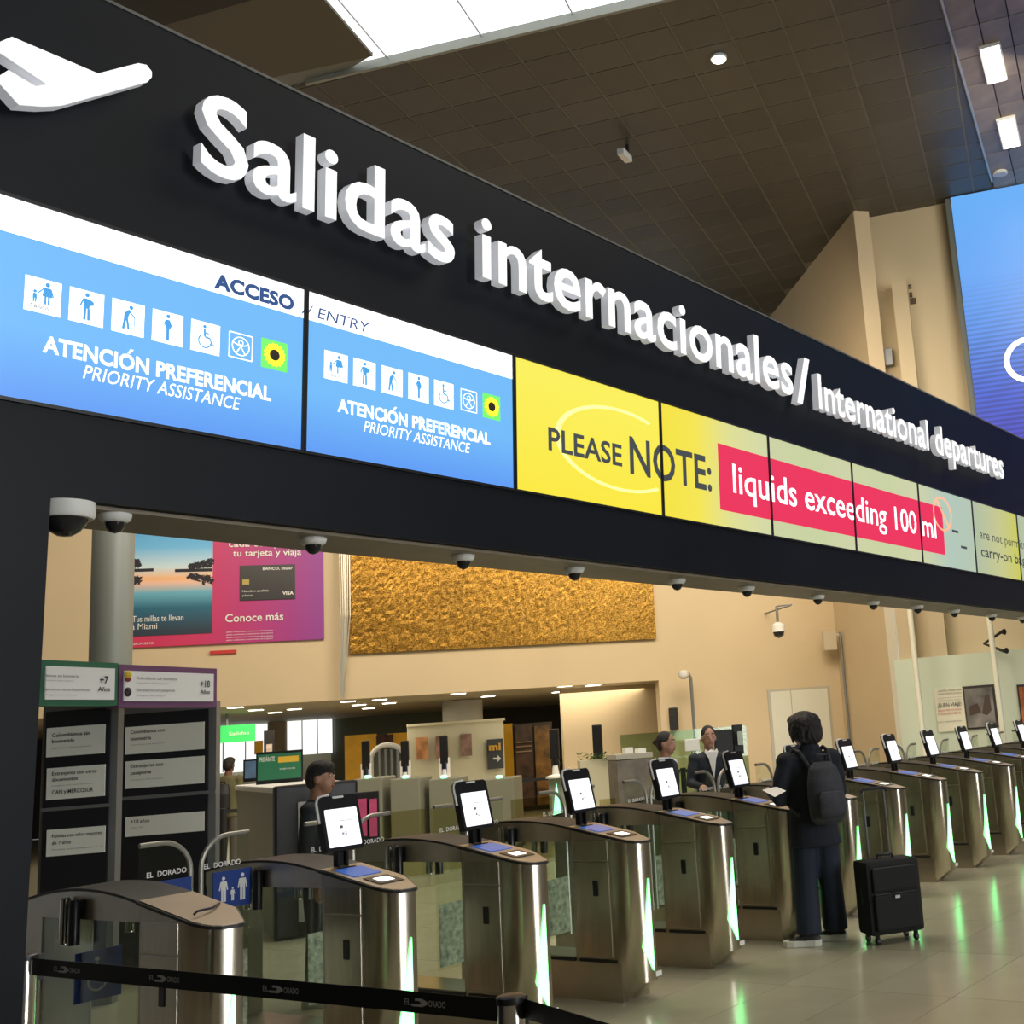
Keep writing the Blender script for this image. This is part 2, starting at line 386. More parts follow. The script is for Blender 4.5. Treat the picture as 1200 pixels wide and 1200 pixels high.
# long beige back wall with the wide low opening; behind it a lower hall
tL, tR, zo = -34, 1.0, 2.73
tO = -3.15
wb = MB()
wb.frame(wall(tL, zo), WD, Z, -WN, tO - tL, 8.4 - zo, -.3)
wb.frame(wall(tO, 0), WD, Z, -WN, tR - tO, 8.4, -.3)
wb = wb.build('wall_back', BEIGE); tag(wb, kind='structure')
wc_dir = ang(47.88); CORN = Vector((cor.x, cor.y, 0)); wn = Vector((wc_dir.y, -wc_dir.x, 0))
ws = MB().frame(CORN, wc_dir, Z, wn, 14, HC + .1, .34).build('wall_side', mat('side_wall', (.56, .45, .29), .75, noise=.04, nscale=.6)); tag(ws, kind='structure')
L0 = Vector(czl((1018, 255)))[:2]; L1 = Vector(czl((1115, 237)))[:2]
L0 = Vector((L0[0], L0[1], 0)); L1 = Vector((L1[0], L1[1], 0)); ld = (L1 - L0).normalized(); ln = Vector((-ld.y, ld.x, 0))
if ln.dot(F) < 0: ln = -ln
wr = MB().frame(L0 - ld * .35, ld, Z, ln, 24, HC + .1, .3).build('wall_right', TAN); tag(wr, kind='structure')
def onR(x, y, e=0):
    P = onP(x, y, L0 - ln * e, ln); return ((P - L0).dot(ld), P.z)
def rw(t, z, e=0): return L0 + ld * t + Z * z - ln * e
# lower hall behind the opening
lc = MB().frame(wall(tL, zo + .02, -.3), WD, WN, Z, tO - tL + 4, 16, .1).build('ceiling', mat('low_ceiling', (.42, .36, .25), .6)); tag(lc, kind='structure')
wf = MB().frame(wall(tL, 0, -14), WD, Z, WN, 40, 3, .2).build('wall_far', mat('dark_shop_wall', (.02, .018, .016), .5)); tag(wf, kind='structure')
t0, _ = onW(656, 850); wq = MB().frame(wall(t0 + .4, 0, -1.9), WD, Z, WN, 6, 2.75, .2).build('wall_recess', BEIGE); tag(wq, kind='structure')
wl = MB().box(-15.8, -15.5, -22, 40, 0, 13.5).build('wall_left', mat('far_left_wall', (.30, .25, .18), .8)); tag(wl, kind='structure')
wfr = MB().box(-16, 1.5, -20.3, -20, 0, 13.5).box(9, 40, -20.3, -20, 0, 13.5).box(1.5, 9, -20.3, -20, 9, 13.5).build('wall_front', mat('entrance_wall', (.28, .24, .18), .8)); tag(wfr, kind='structure')
w2 = empty('window_2', (5.2, -20.1, 0), kind='structure')  # unseen glazing behind the camera, added for bright strips on the steel noses
MB().box(1.5, 9, -20.2, -20.1, .1, 9).build('pane', mat('unseen_window_daylight', (1, 1, 1), .5, emit=12, ecol=(.95, .98, 1)), w2)
for i in range(6): MB().box(1.5 + i * 1.5 - .04, 1.5 + i * 1.5 + .04, -20.1, -20.0, 0, 9).build('mullion', DGREY, w2)

# ================================================================== BLACK PORTAL (pillar and lintel with the sign)
ZB = (2.607 - FO.z) / math.cos(LEAN)
pm = MB()
def pbox(u0, u1, v0, v1, depth): pm.frame(fas(u0, v0), Vector((1, 0, 0)), FU, -FN, u1 - u0, v1 - v0, depth)
pbox(1.2 - 8, 22.4, ZB, 1.54, .42)
pbox(-6.8, 1.868, -2.93, ZB, .42)
po = pm.build('wall_portal', FASC); tag(po, kind='structure')
# brownish soffit board under the lintel
sf = MB().box(1.86, 22.2, 3.90, 4.25, 2.592, 2.606).build('trim_1', mat('soffit_board', (.24, .20, .14), .45, noise=.1)); tag(sf, kind='structure')
# top cap strip
MB().frame(fas(1.2, 1.54, .004), Vector((1, 0, 0)), FU, -FN, 21, .012, .03).build('trim_2', mat('cap_strip', (.12, .12, .11), .4))
bpy.data.objects['trim_2']['kind'] = 'structure'

# ---- the big sign: every letter is a part
sg = empty('departures_sign', fas(2.3, 1.1), 'row of large raised white letters on the black portal reading Salidas internacionales / International departures', 'sign')
UX = Vector((1, 0, 0))
def raised(s, u0, u1, v0, cap, bold, m):
    vs, fs = glyphs(s, bold, 4, .05)
    x0 = min(v[0] for v in vs); x1 = max(v[0] for v in vs); sx = (u1 - u0) / (x1 - x0); sy = cap / (CAPH + 2 * bold) ; yoff = bold
    par = list(range(len(vs)))
    def fd(a):
        while par[a] != a: par[a] = par[par[a]]; a = par[a]
        return a
    for f in fs:
        for q in f[1:]: par[fd(f[0])] = fd(q)
    # front, back and rim of a glyph may be separate shells: join what shares a place
    key = {}
    for i, v in enumerate(vs):
        kk = (round(v[0], 4), round(v[1], 4))
        if kk in key: par[fd(key[kk])] = fd(i)
        else: key[kk] = i
    grp = {}
    for i in range(len(vs)): grp.setdefault(fd(i), []).append(i)
    cl = []
    for gidx in sorted(grp.values(), key=lambda gg: min(vs[i][0] for i in gg)):
        a, b = min(vs[i][0] for i in gidx), max(vs[i][0] for i in gidx)
        for c in cl:
            ov = min(b, c[1]) - max(a, c[0])
            if ov > .55 * min(b - a, c[1] - c[0]): c[0] = min(a, c[0]); c[1] = max(b, c[1]); c[2] += gidx; break
        else: cl.append([a, b, list(gidx)])
    for a, b, ids in cl:
        S = set(ids); mp = {}; mb = MB(); V = []; Fc = []; M = []
        for i in ids: mp[i] = len(V); V.append(tuple(fas(u0 + (vs[i][0] - x0) * sx, v0 + (vs[i][1] + yoff) * sy, .073 + vs[i][2] * .52)))
        for f in fs:
            if f[0] in S:
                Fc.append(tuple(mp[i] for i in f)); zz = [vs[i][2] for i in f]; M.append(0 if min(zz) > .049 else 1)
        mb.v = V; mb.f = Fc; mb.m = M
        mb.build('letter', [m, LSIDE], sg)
raised('Salidas internacionales', 2.291, 6.713, .985, .325, .014, WHITEL)
raised('/', 6.76, 6.965, .955, .345, .022, WHITEL)
raised('International departures', 7.075, 10.84, .968, .262, .014, WHITEL)
pl = [(-12, 54), (14, 43), (115, 86), (150, 77), (162, 74), (172, 76), (178, 84), (178, 90), (173, 96), (72, 124), (50, 125), (22, 123), (-6, 92), (10, 82), (42, 101), (55, 99)]
q = [onP(x, y, FO + FN * .1, FN) for x, y in pl]
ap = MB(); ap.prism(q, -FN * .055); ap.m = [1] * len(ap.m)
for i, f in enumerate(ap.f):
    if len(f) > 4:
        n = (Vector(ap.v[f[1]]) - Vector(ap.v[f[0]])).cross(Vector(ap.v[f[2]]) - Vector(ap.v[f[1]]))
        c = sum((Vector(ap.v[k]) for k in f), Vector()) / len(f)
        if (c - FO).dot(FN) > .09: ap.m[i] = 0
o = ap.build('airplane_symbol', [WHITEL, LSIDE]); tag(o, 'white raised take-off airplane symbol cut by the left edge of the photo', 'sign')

# ---- the nine screens of the band
LB = mat('screen_ink_navy', (.01, .05, .20), .5, emit=.35, ecol=(.03, .14, .42))
WT = mat('screen_print_white', (1, 1, 1), .5, emit=1.0, ecol=(1, 1, 1))
GY = mat('screen_print_grey', (.05, .06, .07), .5, emit=.06, ecol=(.4, .45, .5))
PK = mat('screen_print_pink', (.1, .01, .02), .5, emit=.9, ecol=(.86, .025, .10))
LBL = mat('screen_print_blue', (.02, .2, .5), .5, emit=.75, ecol=(.07, .36, .76))
BLU = (.10, .36, .95); BL2 = (.17, .52, 1.0)
Yc = (1, .84, .045); Pc = (.70, .74, .42); Tc = (.50, .66, .55)
scr_m = [ramp_emit('screen_blue', [(0, (.11, .34, .95)), (.5, BL2), (1, BL2)], 'Z', 0, .5, .95),
         ramp_emit('screen_yellow', [(0, Yc), (1, (1, .90, .10))], 'Z', 0, .6, .95),
         ramp_emit('screen_yellow_pale', [(0, Yc), (.30, (1, .86, .08)), (.62, (.80, .80, .32)), (1, Pc)], 'X', -.6, .6, .9),
         ramp_emit('screen_pale', [(0, Pc), (.5, (.66, .74, .40)), (1, (.72, .74, .44))], 'X', -.6, .6, .85),
         ramp_emit('screen_teal', [(0, Pc), (.5, Tc), (1, (.52, .64, .48))], 'X', -.6, .6, .85),
         ramp_emit('screen_lime', [(0, (.52, .62, .42)), (.55, (.68, .70, .30)), (1, (.72, .72, .10))], 'X', -.6, .6, .8)]
which = [0, 0, 1, 2, 3, 3, 4, 5, 5]
slab = ['blue priority screen with the word ACCESO, first from the left', 'blue priority screen with the word ENTRY, second from the left', 'yellow screen with the words PLEASE NO, right of the blue screens',
        'yellow to pale green screen with TE: and the start of the pink band', 'pale green screen with pink band reading uids excee', 'pale green screen with pink band reading ding 100', 'pale teal screen with the end of the pink band and a crossed circle',
        'pale green screen with are not permitted text', 'last lime screen at the right edge of the photo']
SX0 = 1.616; PW = 1.218
screens = []
for k in range(9):
    u = SX0 + k * PW
    s_ = empty('video_screen', fas(u + PW / 2, -.01, 0), slab[k], 'screen', 'screens in the band of the black portal')
    fr = MB(); b = .011
    for (a0, a1, c0, c1) in ((.001, PW - .001, -.012, .0), (.001, PW - .001, .678, .69), (.001, b, 0, .678), (PW - b, PW - .001, 0, .678)):
        fr.frame(fas(u + a0, c0, .0), UX, FU, FN, a1 - a0, c1 - c0, .012)
    fr.build('bezel', BLACK, s_)
    d = MB().frame(fas(u + b, 0, 0), UX, FU, FN, PW - 2 * b, .678, .005).build('display', scr_m[which[k]], s_, origin=fas(u + PW / 2, 0, 0))
    screens.append(d)
E0 = .0065
def scr_rect(k, u0, u1, v0, v1, m, name, e=E0): return MB().frame(fas(u0, v0, e - .001), UX, FU, FN, u1 - u0, v1 - v0, .001).build(name, m, screens[k])
def span_text(s, u0, u1, v, cap, m, bold=0, italic=0, name='lettering'):
    for k in range(9):
        a = SX0 + k * PW + .011; b = SX0 + (k + 1) * PW - .011
        if b < u0 or a > u1: continue
        text(name, s, fas(u0, v, E0 + .0015), UX, FU, cap, m, screens[k], u1 - u0, bold, italic, clip=(max(a - u0, -.2), b - u0))
def span_rect(u0, u1, v0, v1, m, name, e=E0):
    for k in range(9):
        a = max(u0, SX0 + k * PW + .011); b = min(u1, SX0 + (k + 1) * PW - .011)
        if b > a: scr_rect(k, a, b, v0, v1, m, name, e)
span_rect(SX0, SX0 + 2 * PW, .556, .678, WT, 'white_band')
span_text('ACCESO', 2.421, 2.776, .576, .054, LB, .05)
span_text('// ENTRY', 2.812, 3.150, .574, .046, LB, 0, .2)
def disc(c, r, e, n=16): return [fas(c[0] + r * math.cos(2 * math.pi * i / n), c[1] + r * math.sin(2 * math.pi * i / n), e) for i in range(n)]
def flat(k, pts, m, name):
    mb = MB(); mb.prism(pts, FN * .0008); return mb.build(name, m, screens[k])
def fig_polys(kind, cx, cy, h):
    """people pictograms as small polygons in (u, v)"""
    P = []
    def d(x, y, r): P.append([(cx + (x + r * math.cos(2 * math.pi * i / 12)) * h, cy + (y + r * math.sin(2 * math.pi * i / 12)) * h) for i in range(12)])
    def g(*pts): P.append([(cx + x * h, cy + y * h) for x, y in pts])
    def ln(x0, y0, x1, y1, w_):
        dx, dy = x1 - x0, y1 - y0; L = math.hypot(dx, dy); nx, ny = -dy / L * w_ / 2, dx / L * w_ / 2
        g((x0 + nx, y0 + ny), (x1 + nx, y1 + ny), (x1 - nx, y1 - ny), (x0 - nx, y0 - ny))
    if kind == 'family':
        d(.12, .38, .07); g((.02, .28), (.22, .28), (.27, 0), (-.03, 0)); ln(.07, 0, .07, -.25, .06); ln(.17, 0, .17, -.25, .06); ln(.02, .26, -.16, .06, .04); ln(.22, .26, .3, .02, .04)
        d(-.24, .10, .05); g((-.29, .04), (-.19, .04), (-.18, -.12), (-.3, -.12)); ln(-.27, -.12, -.27, -.24, .04); ln(-.21, -.12, -.21, -.24, .04)
    elif kind == 'baby':
        d(0, .40, .07); g((-.12, .28), (.12, .28), (.08, -.05), (-.08, -.05)); d(.13, .16, .09); ln(-.05, -.05, -.06, -.42, .08); ln(.06, -.05, .07, -.42, .08); ln(-.1, .27, -.2, .02, .05)
    elif kind == 'cane':
        d(.08, .36, .07); g((0, .28), (.08, .26), (-.02, -.02), (-.15, -.02), (-.14, .14)); ln(-.1, 0, -.16, -.40, .08); ln(-.05, 0, .02, -.40, .07); ln(.03, .22, .2, .05, .04); ln(.2, .05, .2, -.4, .02)
    elif kind == 'pregnant':
        d(0, .40, .07); g((-.08, .28), (.06, .28), (.14, .08), (.06, -.05), (-.07, -.05)); ln(0, -.05, 0, -.42, .1); ln(-.07, .26, -.13, .1, .05); ln(-.13, .1, .02, .05, .04)
    elif kind == 'wheelchair':
        d(-.05, .38, .06); ln(-.05, .3, -.03, .02, .07); ln(-.03, .02, .16, 0, .06); ln(.16, 0, .24, -.24, .05); ln(.24, -.24, .32, -.2, .05); ln(-.04, .17, .12, .15, .05)
        for i in range(13):
            a0 = math.radians(120 + i * 18); a1 = math.radians(120 + (i + 1) * 18)
            ln(-.03 + .23 * math.cos(a0), -.13 + .23 * math.sin(a0), -.03 + .23 * math.cos(a1), -.13 + .23 * math.sin(a1), .045)
    elif kind == 'man':
        d(0, .42, .07); g((-.12, .31), (.12, .31), (.1, -.02), (-.1, -.02)); ln(-.05, 0, -.05, -.45, .09); ln(.06, 0, .06, -.45, .09); ln(-.11, .29, -.17, -.02, .05); ln(.11, .29, .17, -.02, .05)
    elif kind == 'ring':
        for i in range(24):
            a0 = 2 * math.pi * i / 24; a1 = 2 * math.pi * (i + 1) / 24; ln(.33 * math.cos(a0), .33 * math.sin(a0), .33 * math.cos(a1), .33 * math.sin(a1), .035)
        for i in range(8):
            a0 = 2 * math.pi * i / 8; a1 = 2 * math.pi * (i + 1) / 8; ln(.09 * math.cos(a0), .13 + .09 * math.sin(a0), .09 * math.cos(a1), .13 + .09 * math.sin(a1), .03)
        ln(-.3, .1, 0, 0, .035); ln(.3, .1, 0, 0, .035); ln(0, 0, -.18, -.28, .035); ln(0, 0, .18, -.28, .035)
        for a, b, c, d_ in ((-.45, -.45, .45, -.45), (.45, -.45, .45, .45), (.45, .45, -.45, .45), (-.45, .45, -.45, -.45)): ln(a, b, c, d_, .04)
    return P
def pictogram(k, kind, u0, u1, v0, v1):
    cx, cy, h = (u0 + u1) / 2, (v0 + v1) / 2, (v1 - v0)
    if kind != 'ring' and kind != 'sunflower': scr_rect(k, u0, u1, v0, v1, WT, 'pictogram_tile')
    if kind == 'sunflower':
        scr_rect(k, u0, u1, v0, v1, mat('screen_green', (.1, .5, .1), .5, emit=.85, ecol=(.16, .85, .13)), 'pictogram_tile')
        pts = []
        for i in range(32): r = h * (.42 if i % 2 else .36); a = 2 * math.pi * i / 32; pts.append(fas(cx + r * math.cos(a), cy + r * math.sin(a), E0 + .0012))
        flat(k, pts, mat('screen_sun_yellow', (1, .8, 0), .5, emit=.95, ecol=(1, .80, .04)), 'flower')
        flat(k, disc((cx, cy), h * .19, E0 + .0022), mat('screen_dark_brown', (.02, .01, .0), .5, emit=.03), 'flower_centre'); return
    mb = MB(); n = 0
    for P in fig_polys(kind, cx, cy, h * .92):
        n += 1; mb.prism([fas(a, b, E0 + .0011 + n * 2e-5) for a, b in P], FN * .0005)
    mb.build('pictogram', WT if kind == 'ring' else LBL, screens[k])
kinds = ['family', 'baby', 'cane', 'pregnant', 'wheelchair', 'ring', 'sunflower']
for k, us, v0, v1 in ((0, [1.745, 1.890, 2.037, 2.185, 2.335, 2.482, 2.632], .307, .427), (1, [2.928, 3.076, 3.226, 3.378, 3.530, 3.685, 3.836], .324, .446)):
    for kd_, u in zip(kinds, us): pictogram(k, kd_, u, u + .118, v0, v1)
    dx = 1.185 if k else 0; dv = .018 if k else 0
    text('lettering', '-7 AÑOS', fas(us[0] + .01, v0 + .012, E0 + .002), UX, FU, .014, GY, screens[k], .07)
    text('lettering', 'ATENCION PREFERENCIAL', fas(1.812 + dx, .177 + dv, E0 + .001), UX, FU, .054, WT, screens[k], .868 if not k else .886, .032)
    flat(k, [fas(2.098 + dx * 1.005 + a, .236 + dv + b_, E0 + .0018) for a, b_ in ((0, 0), (.008, 0), (.022, .017), (.010, .017))], WT, 'accent')
    text('lettering', 'PRIORITY ASSISTANCE', fas(1.948 + dx, .113 + dv, E0 + .001), UX, FU, .048, WT, screens[k], .590 if not k else .61, 0, .2)
# faint bottle outline ghosted on the yellow
GH = mat('screen_ghost', (1, .95, .4), .5, emit=.95, ecol=(1, .93, .22))
gh = MB()
for i in range(40):
    a0 = math.radians(60 + i * 6.2); a1 = math.radians(60 + (i + 1) * 6.2)
    def gp(a, r): return fas(4.90 + r * .55 * math.cos(a) * 1.0, .33 + r * .235 * math.sin(a), E0)
    gh.add([gp(a0, 1), gp(a1, 1), gp(a1, .93), gp(a0, .93)], [(0, 1, 2, 3)])
gh.build('ghost_outline', GH, screens[2])
span_text('PLEASE', 4.297, 4.900, .238, .116, GY, .02)
span_text('NOTE:', 4.970, 5.785, .212, .205, GY, .018)
span_rect(5.872, 9.42, .105, .530, PK, 'pink_band')
span_text('liquids exceeding 100 ml', 6.03, 9.25, .235, .185, WT, .008)
span_text('are not permitted in', 10.285, 11.95, .335, .088, GY, 0)
span_text('carry-on baggage', 10.285, 11.95, .165, .098, GY, .012)
rg = MB()
for i in range(24):
    a0 = 2 * math.pi * i / 24; a1 = 2 * math.pi * (i + 1) / 24
    rg.add([fas(9.42 + r * .21 * math.cos(a), .47 + r * .155 * math.sin(a), E0 + .003) for a, r in ((a0, 1), (a1, 1), (a1, .88), (a0, .88))], [(0, 1, 2, 3)])
rg.add([fas(9.42 + a, .47 + b, E0 + .003) for a, b in ((-.13, .11), (-.11, .13), (.14, -.10), (.12, -.12))], [(0, 1, 2, 3)])
rg.build('prohibition_ring', mat('screen_salmon', (.8, .35, .2), .5, emit=.8, ecol=(.85, .38, .22)), screens[6])
for u, v in ((9.62, .33), (9.80, .20)): scr_rect(6, u, u + .14, v, v + .022, GY, 'dash_mark')

# ---- dome cameras under the lintel
proto = None
dsp = [(77, 592, .092, 'large white dome camera under the lintel beside the black pillar'), (135, 603, .048, None), (367, 631, .048, None), (543, 651, .048, None), (673, 666, .048, None), (793, 679, .048, None), (875, 688, .048, None), (958, 698, .048, None),
       (1023, 705, .048, None), (1075, 710, .048, None), (1118, 715, .048, None), (1162, 720, .048, None), (1198, 723, .048, None)]
where = ['first small dome camera right of the large one', 'dome camera in front of the pink poster', 'dome camera over the left part of the gold mural', 'dome camera over the right part of the gold mural', 'dome camera just right of the gold mural',
         'dome camera above the hanging camera on the beige wall', 'dome camera over the bare beige wall, fourth right of the mural', 'dome camera left of the bright wall strip', 'dome camera above the first pale pole', 'dome camera between the two pale poles', 'dome camera at the top of the second pale pole', 'dome camera at the right edge of the photo']
DOME = mat('smoked_dome', (.02, .02, .022), .08)
for i, (x, y, r, lb) in enumerate(dsp):
    P = onZ(x, y, 2.592)
    if r > .08:
        P = onY(x, y - 4, 3.93); P.z = 2.6062
        c = empty('dome_camera', (P.x, P.y, 2.607), lb, 'camera')
        MB().lathe(P, [(r, 0), (r, -.045), (r * .93, -.055)], 24).build('housing', WHITE, c, smooth=True)
        MB().lathe(P, [(r * .78, -.054), (r * .72, -.070), (r * .5, -.098), (r * .25, -.112), (.002, -.115)], 20).build('dome', DOME, c, smooth=True)
        continue
    if proto is None:
        c = empty('dome_camera', (P.x, P.y, 2.592), None, 'camera'); Q = P
        MB().lathe(Q, [(r * 1.15, 0), (r * 1.13, -.010), (r * 1.02, -.022), (r * .80, -.030)], 20).build('housing', WHITE, c, smooth=True)
        MB().lathe(Q, [(r * .74, -.029), (r * .66, -.046), (r * .4, -.062), (.002, -.068)], 16).build('dome', DOME, c, smooth=True)
        proto = c
    else:
        c = copy_tree(proto); c.location = (P.x, P.y, 2.592)
    tag(c, where[i - 1], 'camera', 'small dome cameras under the lintel')

# ================================================================== AUTOMATIC GATES
MARB = mat('speckled_film', (.40, .42, .30), .5, noise=.55, nscale=26, bump=.3, bscale=60)
PLATE = mat('bronze_top', (.50, .40, .29), .38, .3, noise=.06, nscale=6)
RUB = mat('black_rubber', (.015, .014, .013), .5)
CLR = mat('tablet_blue', (.02, .08, .35), .3, emit=.35, ecol=(.08, .25, .85))
NOSE = [(-.14, 5.04), (-.138, 4.97), (-.125, 4.91), (-.10, 4.865), (-.07, 4.842), (0, 4.83)]
nose_full = NOSE + [(.030, 4.832), (.045, 4.85), (.115, 5.00), (.138, 5.04)]
def make_gate(kiosk):
    G = empty('ticket_gate', (3.2, 5.6, 0)); B = Vector((3.2, 0, 0))
    def P(x, y, z): return B + Vector((x, y, z))
    def topz(y): return 1.082 + (y - 5.37) * .19 if y < 5.37 else 1.082
    MB().box(3.06, 3.34, 4.99, 6.46, 0, .235).box(3.068, 3.332, 5.0, 6.45, .235, .262).build('base', STEEL2, G)
    for a, b in ((5.02, 5.34), (5.38, 6.1)): MB().box(3.055, 3.07, a, b, .238, .256).build('slot', RUB, G)
    # upright body: flat flanks, curved nose, undercut toe
    m = MB(); n = len(nose_full)
    ring = lambda z, k=0, top=False: [P(x, y + k * (1 if y < 5.03 else 0), (topz(y) if top else z)) for x, y in nose_full]
    lo = [P(x * .97, 4.99 + (y - 4.83) * .25, 0.0) for x, y in nose_full]
    r0 = ring(.115); r1 = ring(0, 0, True)
    vs = lo + r0 + r1; fs = []
    for L in range(2):
        for i in range(n - 1): fs.append((L * n + i, L * n + i + 1, (L + 1) * n + i + 1, (L + 1) * n + i))
    m.add(vs, fs); m.build('nose', STEEL, G, smooth=True)
    MB().prism([P(-.14, 5.04, .262), P(-.14, 5.37, .262), P(-.14, 5.37, topz(5.369)), P(-.14, 5.04, topz(5.04))], (.28, 0, 0)).build('body', STEEL2, G)
    MB().box(3.055, 3.0605, 5.055, 5.345, .275, .868).build('door_panel', STEEL, G, bev=.002)
    MB().box(3.055, 3.0605, 5.055, 5.345, .878, 1.012).build('upper_panel', STEEL, G, bev=.002)
    MB().box(3.050, 3.056, 5.15, 5.19, .655, .752).build('door_slot', BLACK, G)
    # green guide light on the nose
    for s in (-1,):
        tri = [P(s * .010, 4.8285, .752), P(s * .088, 4.8435, .325), P(s * .008, 4.8285, .178)]
        MB().prism(tri, (0, -.006, 0)).build('guide_light', GREENL, G)
    MB().box(3.21, 3.27, 4.826, 4.834, .135, .165).build('label_plate', WHITE, G)
    # sloping top plate with a black edge
    outl = [(x * 1.03, y - .012 if y < 5.03 else y) for x, y in nose_full]
    tp = [P(x, y, topz(y) + .012) for x, y in outl] + [P(.144, 5.40, 1.097), P(-.144, 5.40, 1.097)]
    ed_ = MB(); ed_.prism([q - Z * .012 for q in tp], Z * .014); ed_.build('edge_strip', RUB, G)
    cx_ = P(0, 5.12, 0)
    inn = [Vector((cx_.x + (q.x - cx_.x) * .93, cx_.y + (q.y - cx_.y) * .97, q.z + .003)) for q in tp]
    MB().prism(inn, Z * .003).build('top_plate', PLATE, G)
    # arched rear hood with glass under it
    def az(y): t = (y - 5.90) / .53; return 1.138 - .055 * t * t
    ys = [5.38 + i * (6.44 - 5.38) / 14 for i in range(15)]
    arc = [P(-.135, y, az(y)) for y in ys] + [P(-.135, y, 1.005) for y in (6.44, 5.38)]
    MB().prism(arc, (.27, 0, 0)).build('arch_hood', STEEL2, G)
    rim = [P(-.14, y, az(y) + .012) for y in ys] + [P(-.14, y, az(y) - .001) for y in ys[::-1]]
    MB().prism(rim, (.28, 0, 0)).build('arch_rim', RUB, G)
    MB().box(3.07, 3.33, 6.28, 6.44, .262, 1.005).build('rear_post', STEEL2, G)
    for x in (3.075, 3.319): MB().box(x, x + .006, 5.38, 6.28, .262, 1.005).build('glass_pane', GLASS, G)
    for s in (-1, 1):
        MB().lathe(P(s * .165, 5.99, .89), [(.024, 0), (.024, .21), (.018, .22)], 12).build('hinge_post', CHROME, G, smooth=True)
        MB().lathe(P(s * .165, 5.90, .89), [(.026, 0), (.026, .20), (.018, .21)], 12).build('hinge_post', BLACK, G, smooth=True)
        # flap: glass with a bent tube around its upper inner corner, speckled film on its lower part
        x0, x1 = .185, .47
        R_ = .16; pts = [P(s * x0, 5.95, 1.31)] + [P(s * (x1 - R_ + R_ * math.sin(a)), 5.95, 1.31 - R_ + R_ * math.cos(a)) for a in [math.radians(t * 90 / 7) for t in range(8)]] + [P(s * x1, 5.95, .28)]
        gp_ = pts + [P(s * x0, 5.95, .28)]
        fl = MB().prism(gp_, (0, .010, 0)).build('flap', GLASSD, G)
        MB().tube([q + Vector((0, .005, 0)) for q in pts], .013, 8).build('tube_frame', mat('satin_tube', (.42, .40, .34), .4, .5), fl, smooth=True)
        MB().box(3.2 + min(s * x0, s * x1) + .01, 3.2 + max(s * x0, s * x1) - .01, 5.944, 5.948, .30, .69).build('speckled_film', MARB, fl)
        if s == -1: text('lettering', 'EL  DORADO', P(-.46, 5.945, 1.145), UX, Z, .026, WHITE, fl, .22, .02)
        else: text('lettering', 'EL  DORADO', P(.22, 5.945, 1.145), UX, Z, .026, WHITE, fl, .22, .02)
    if kiosk:
        MB().box(3.165, 3.178, 5.37, 5.41, 1.09, 1.20).box(3.222, 3.235, 5.37, 5.41, 1.09, 1.20).box(3.178, 3.222, 5.395, 5.408, 1.09, 1.20).box(3.15, 3.25, 5.33, 5.42, 1.088, 1.098).build('stand', BLACK, G)
        # tablet leaning back
        t = math.radians(13); TU = Vector((0, math.sin(t), math.cos(t))); TN = Vector((0, -math.cos(t), math.sin(t)))
        o0 = P(-.118, 5.355, 1.185)
        tb = MB().prism(rrect(o0 - TN * .045, UX, TU, .256, .30, .028), TN * .045).build('tablet', BLACK, G)
        MB().prism(rrect(o0 + UX * .022 + TU * .022, UX, TU, .212, .205, .004, 1), TN * .003).build('screen', SCRW, tb)
        MB().prism(rrect(o0 + UX * .085 + TU * .285, UX, TU, .075, .011, .004, 1), TN * .004).build('sensor', WHITE, tb)
        MB().tube([o0 + TN * -.02 + UX * -.006 + TU * .16, o0 + TN * -.02 + UX * -.008 + TU * .27, o0 + TN * -.02 + UX * .01 + TU * .30, o0 + TN * -.02 + UX * .08 + TU * .31], .009, 6).build('cable_guard', WHITE, tb, smooth=True)
        text('lettering', 'Bienvenido', o0 + UX * .115 + TU * .155 + TN * .0055, UX, TU, .011, LINK_, tb, .08)
        MB().prism(rrect(o0 + UX * .105 + TU * .118 + TN * .0045, UX, TU, .020, .016, .003, 1), TN * .001).build('screen_icon', LINK_, tb)
        text('lettering', '4G', o0 + UX * .110 + TU * .078 + TN * .0055, UX, TU, .022, LINK_, tb, .036, .01)
        # blue scanner glass and lit reader on the sloping top
        sl = Vector((0, -1, -.19)).normalized(); nn = Vector((0, -.19, 1)).normalized()
        q0 = P(-.10, 5.32, topz(5.32) + .0185)
        MB().frame(q0, UX, sl, nn, .18, .17, .003).build('scanner_glass', CLR, G)
        q1 = P(-.09, 5.10, topz(5.10) + .0185)
        MB().frame(q1, UX, sl, nn, .16, .14, .003).build('reader_pad', BLACK, G)
        MB().frame(q1 + sl * .035 + UX * .035 + nn * .003, UX, sl, nn, .09, .07, .002).build('reader_light', mat('reader_lit', (1, 1, .95), .4, emit=1.2, ecol=(1, 1, .92)), G)
    return G
gk = make_gate(True); g0 = make_gate(False)
for o in list(g0.children):                                          # no flap on the side of the pillar
    if o.name.startswith('flap') and min(v.co.x for v in o.data.vertices) < 0:
        for c_ in list(o.children): bpy.data.objects.remove(c_)
        bpy.data.objects.remove(o)
ords = ['first', 'second', 'third', 'fourth', 'fifth', 'sixth', 'seventh', 'eighth', 'ninth', 'tenth', 'eleventh', 'twelfth', 'thirteenth', 'fourteenth', 'fifteenth']
extra = {4: ', left of the traveller with the paper', 5: ', its tablet hidden behind the traveller', 6: ', just right of the traveller', 7: ', standing behind the suitcase', 12: ', cut by the right edge of the photo'}
for k in range(1, 15):
    c = gk if k == 1 else copy_tree(gk); c.location = (3.2 + k, 5.6, 0)
    tag(c, '%s tablet gate from the left%s' % (ords[k - 1], extra.get(k, ', brushed steel')), 'gate', 'steel ticket gates in a row')
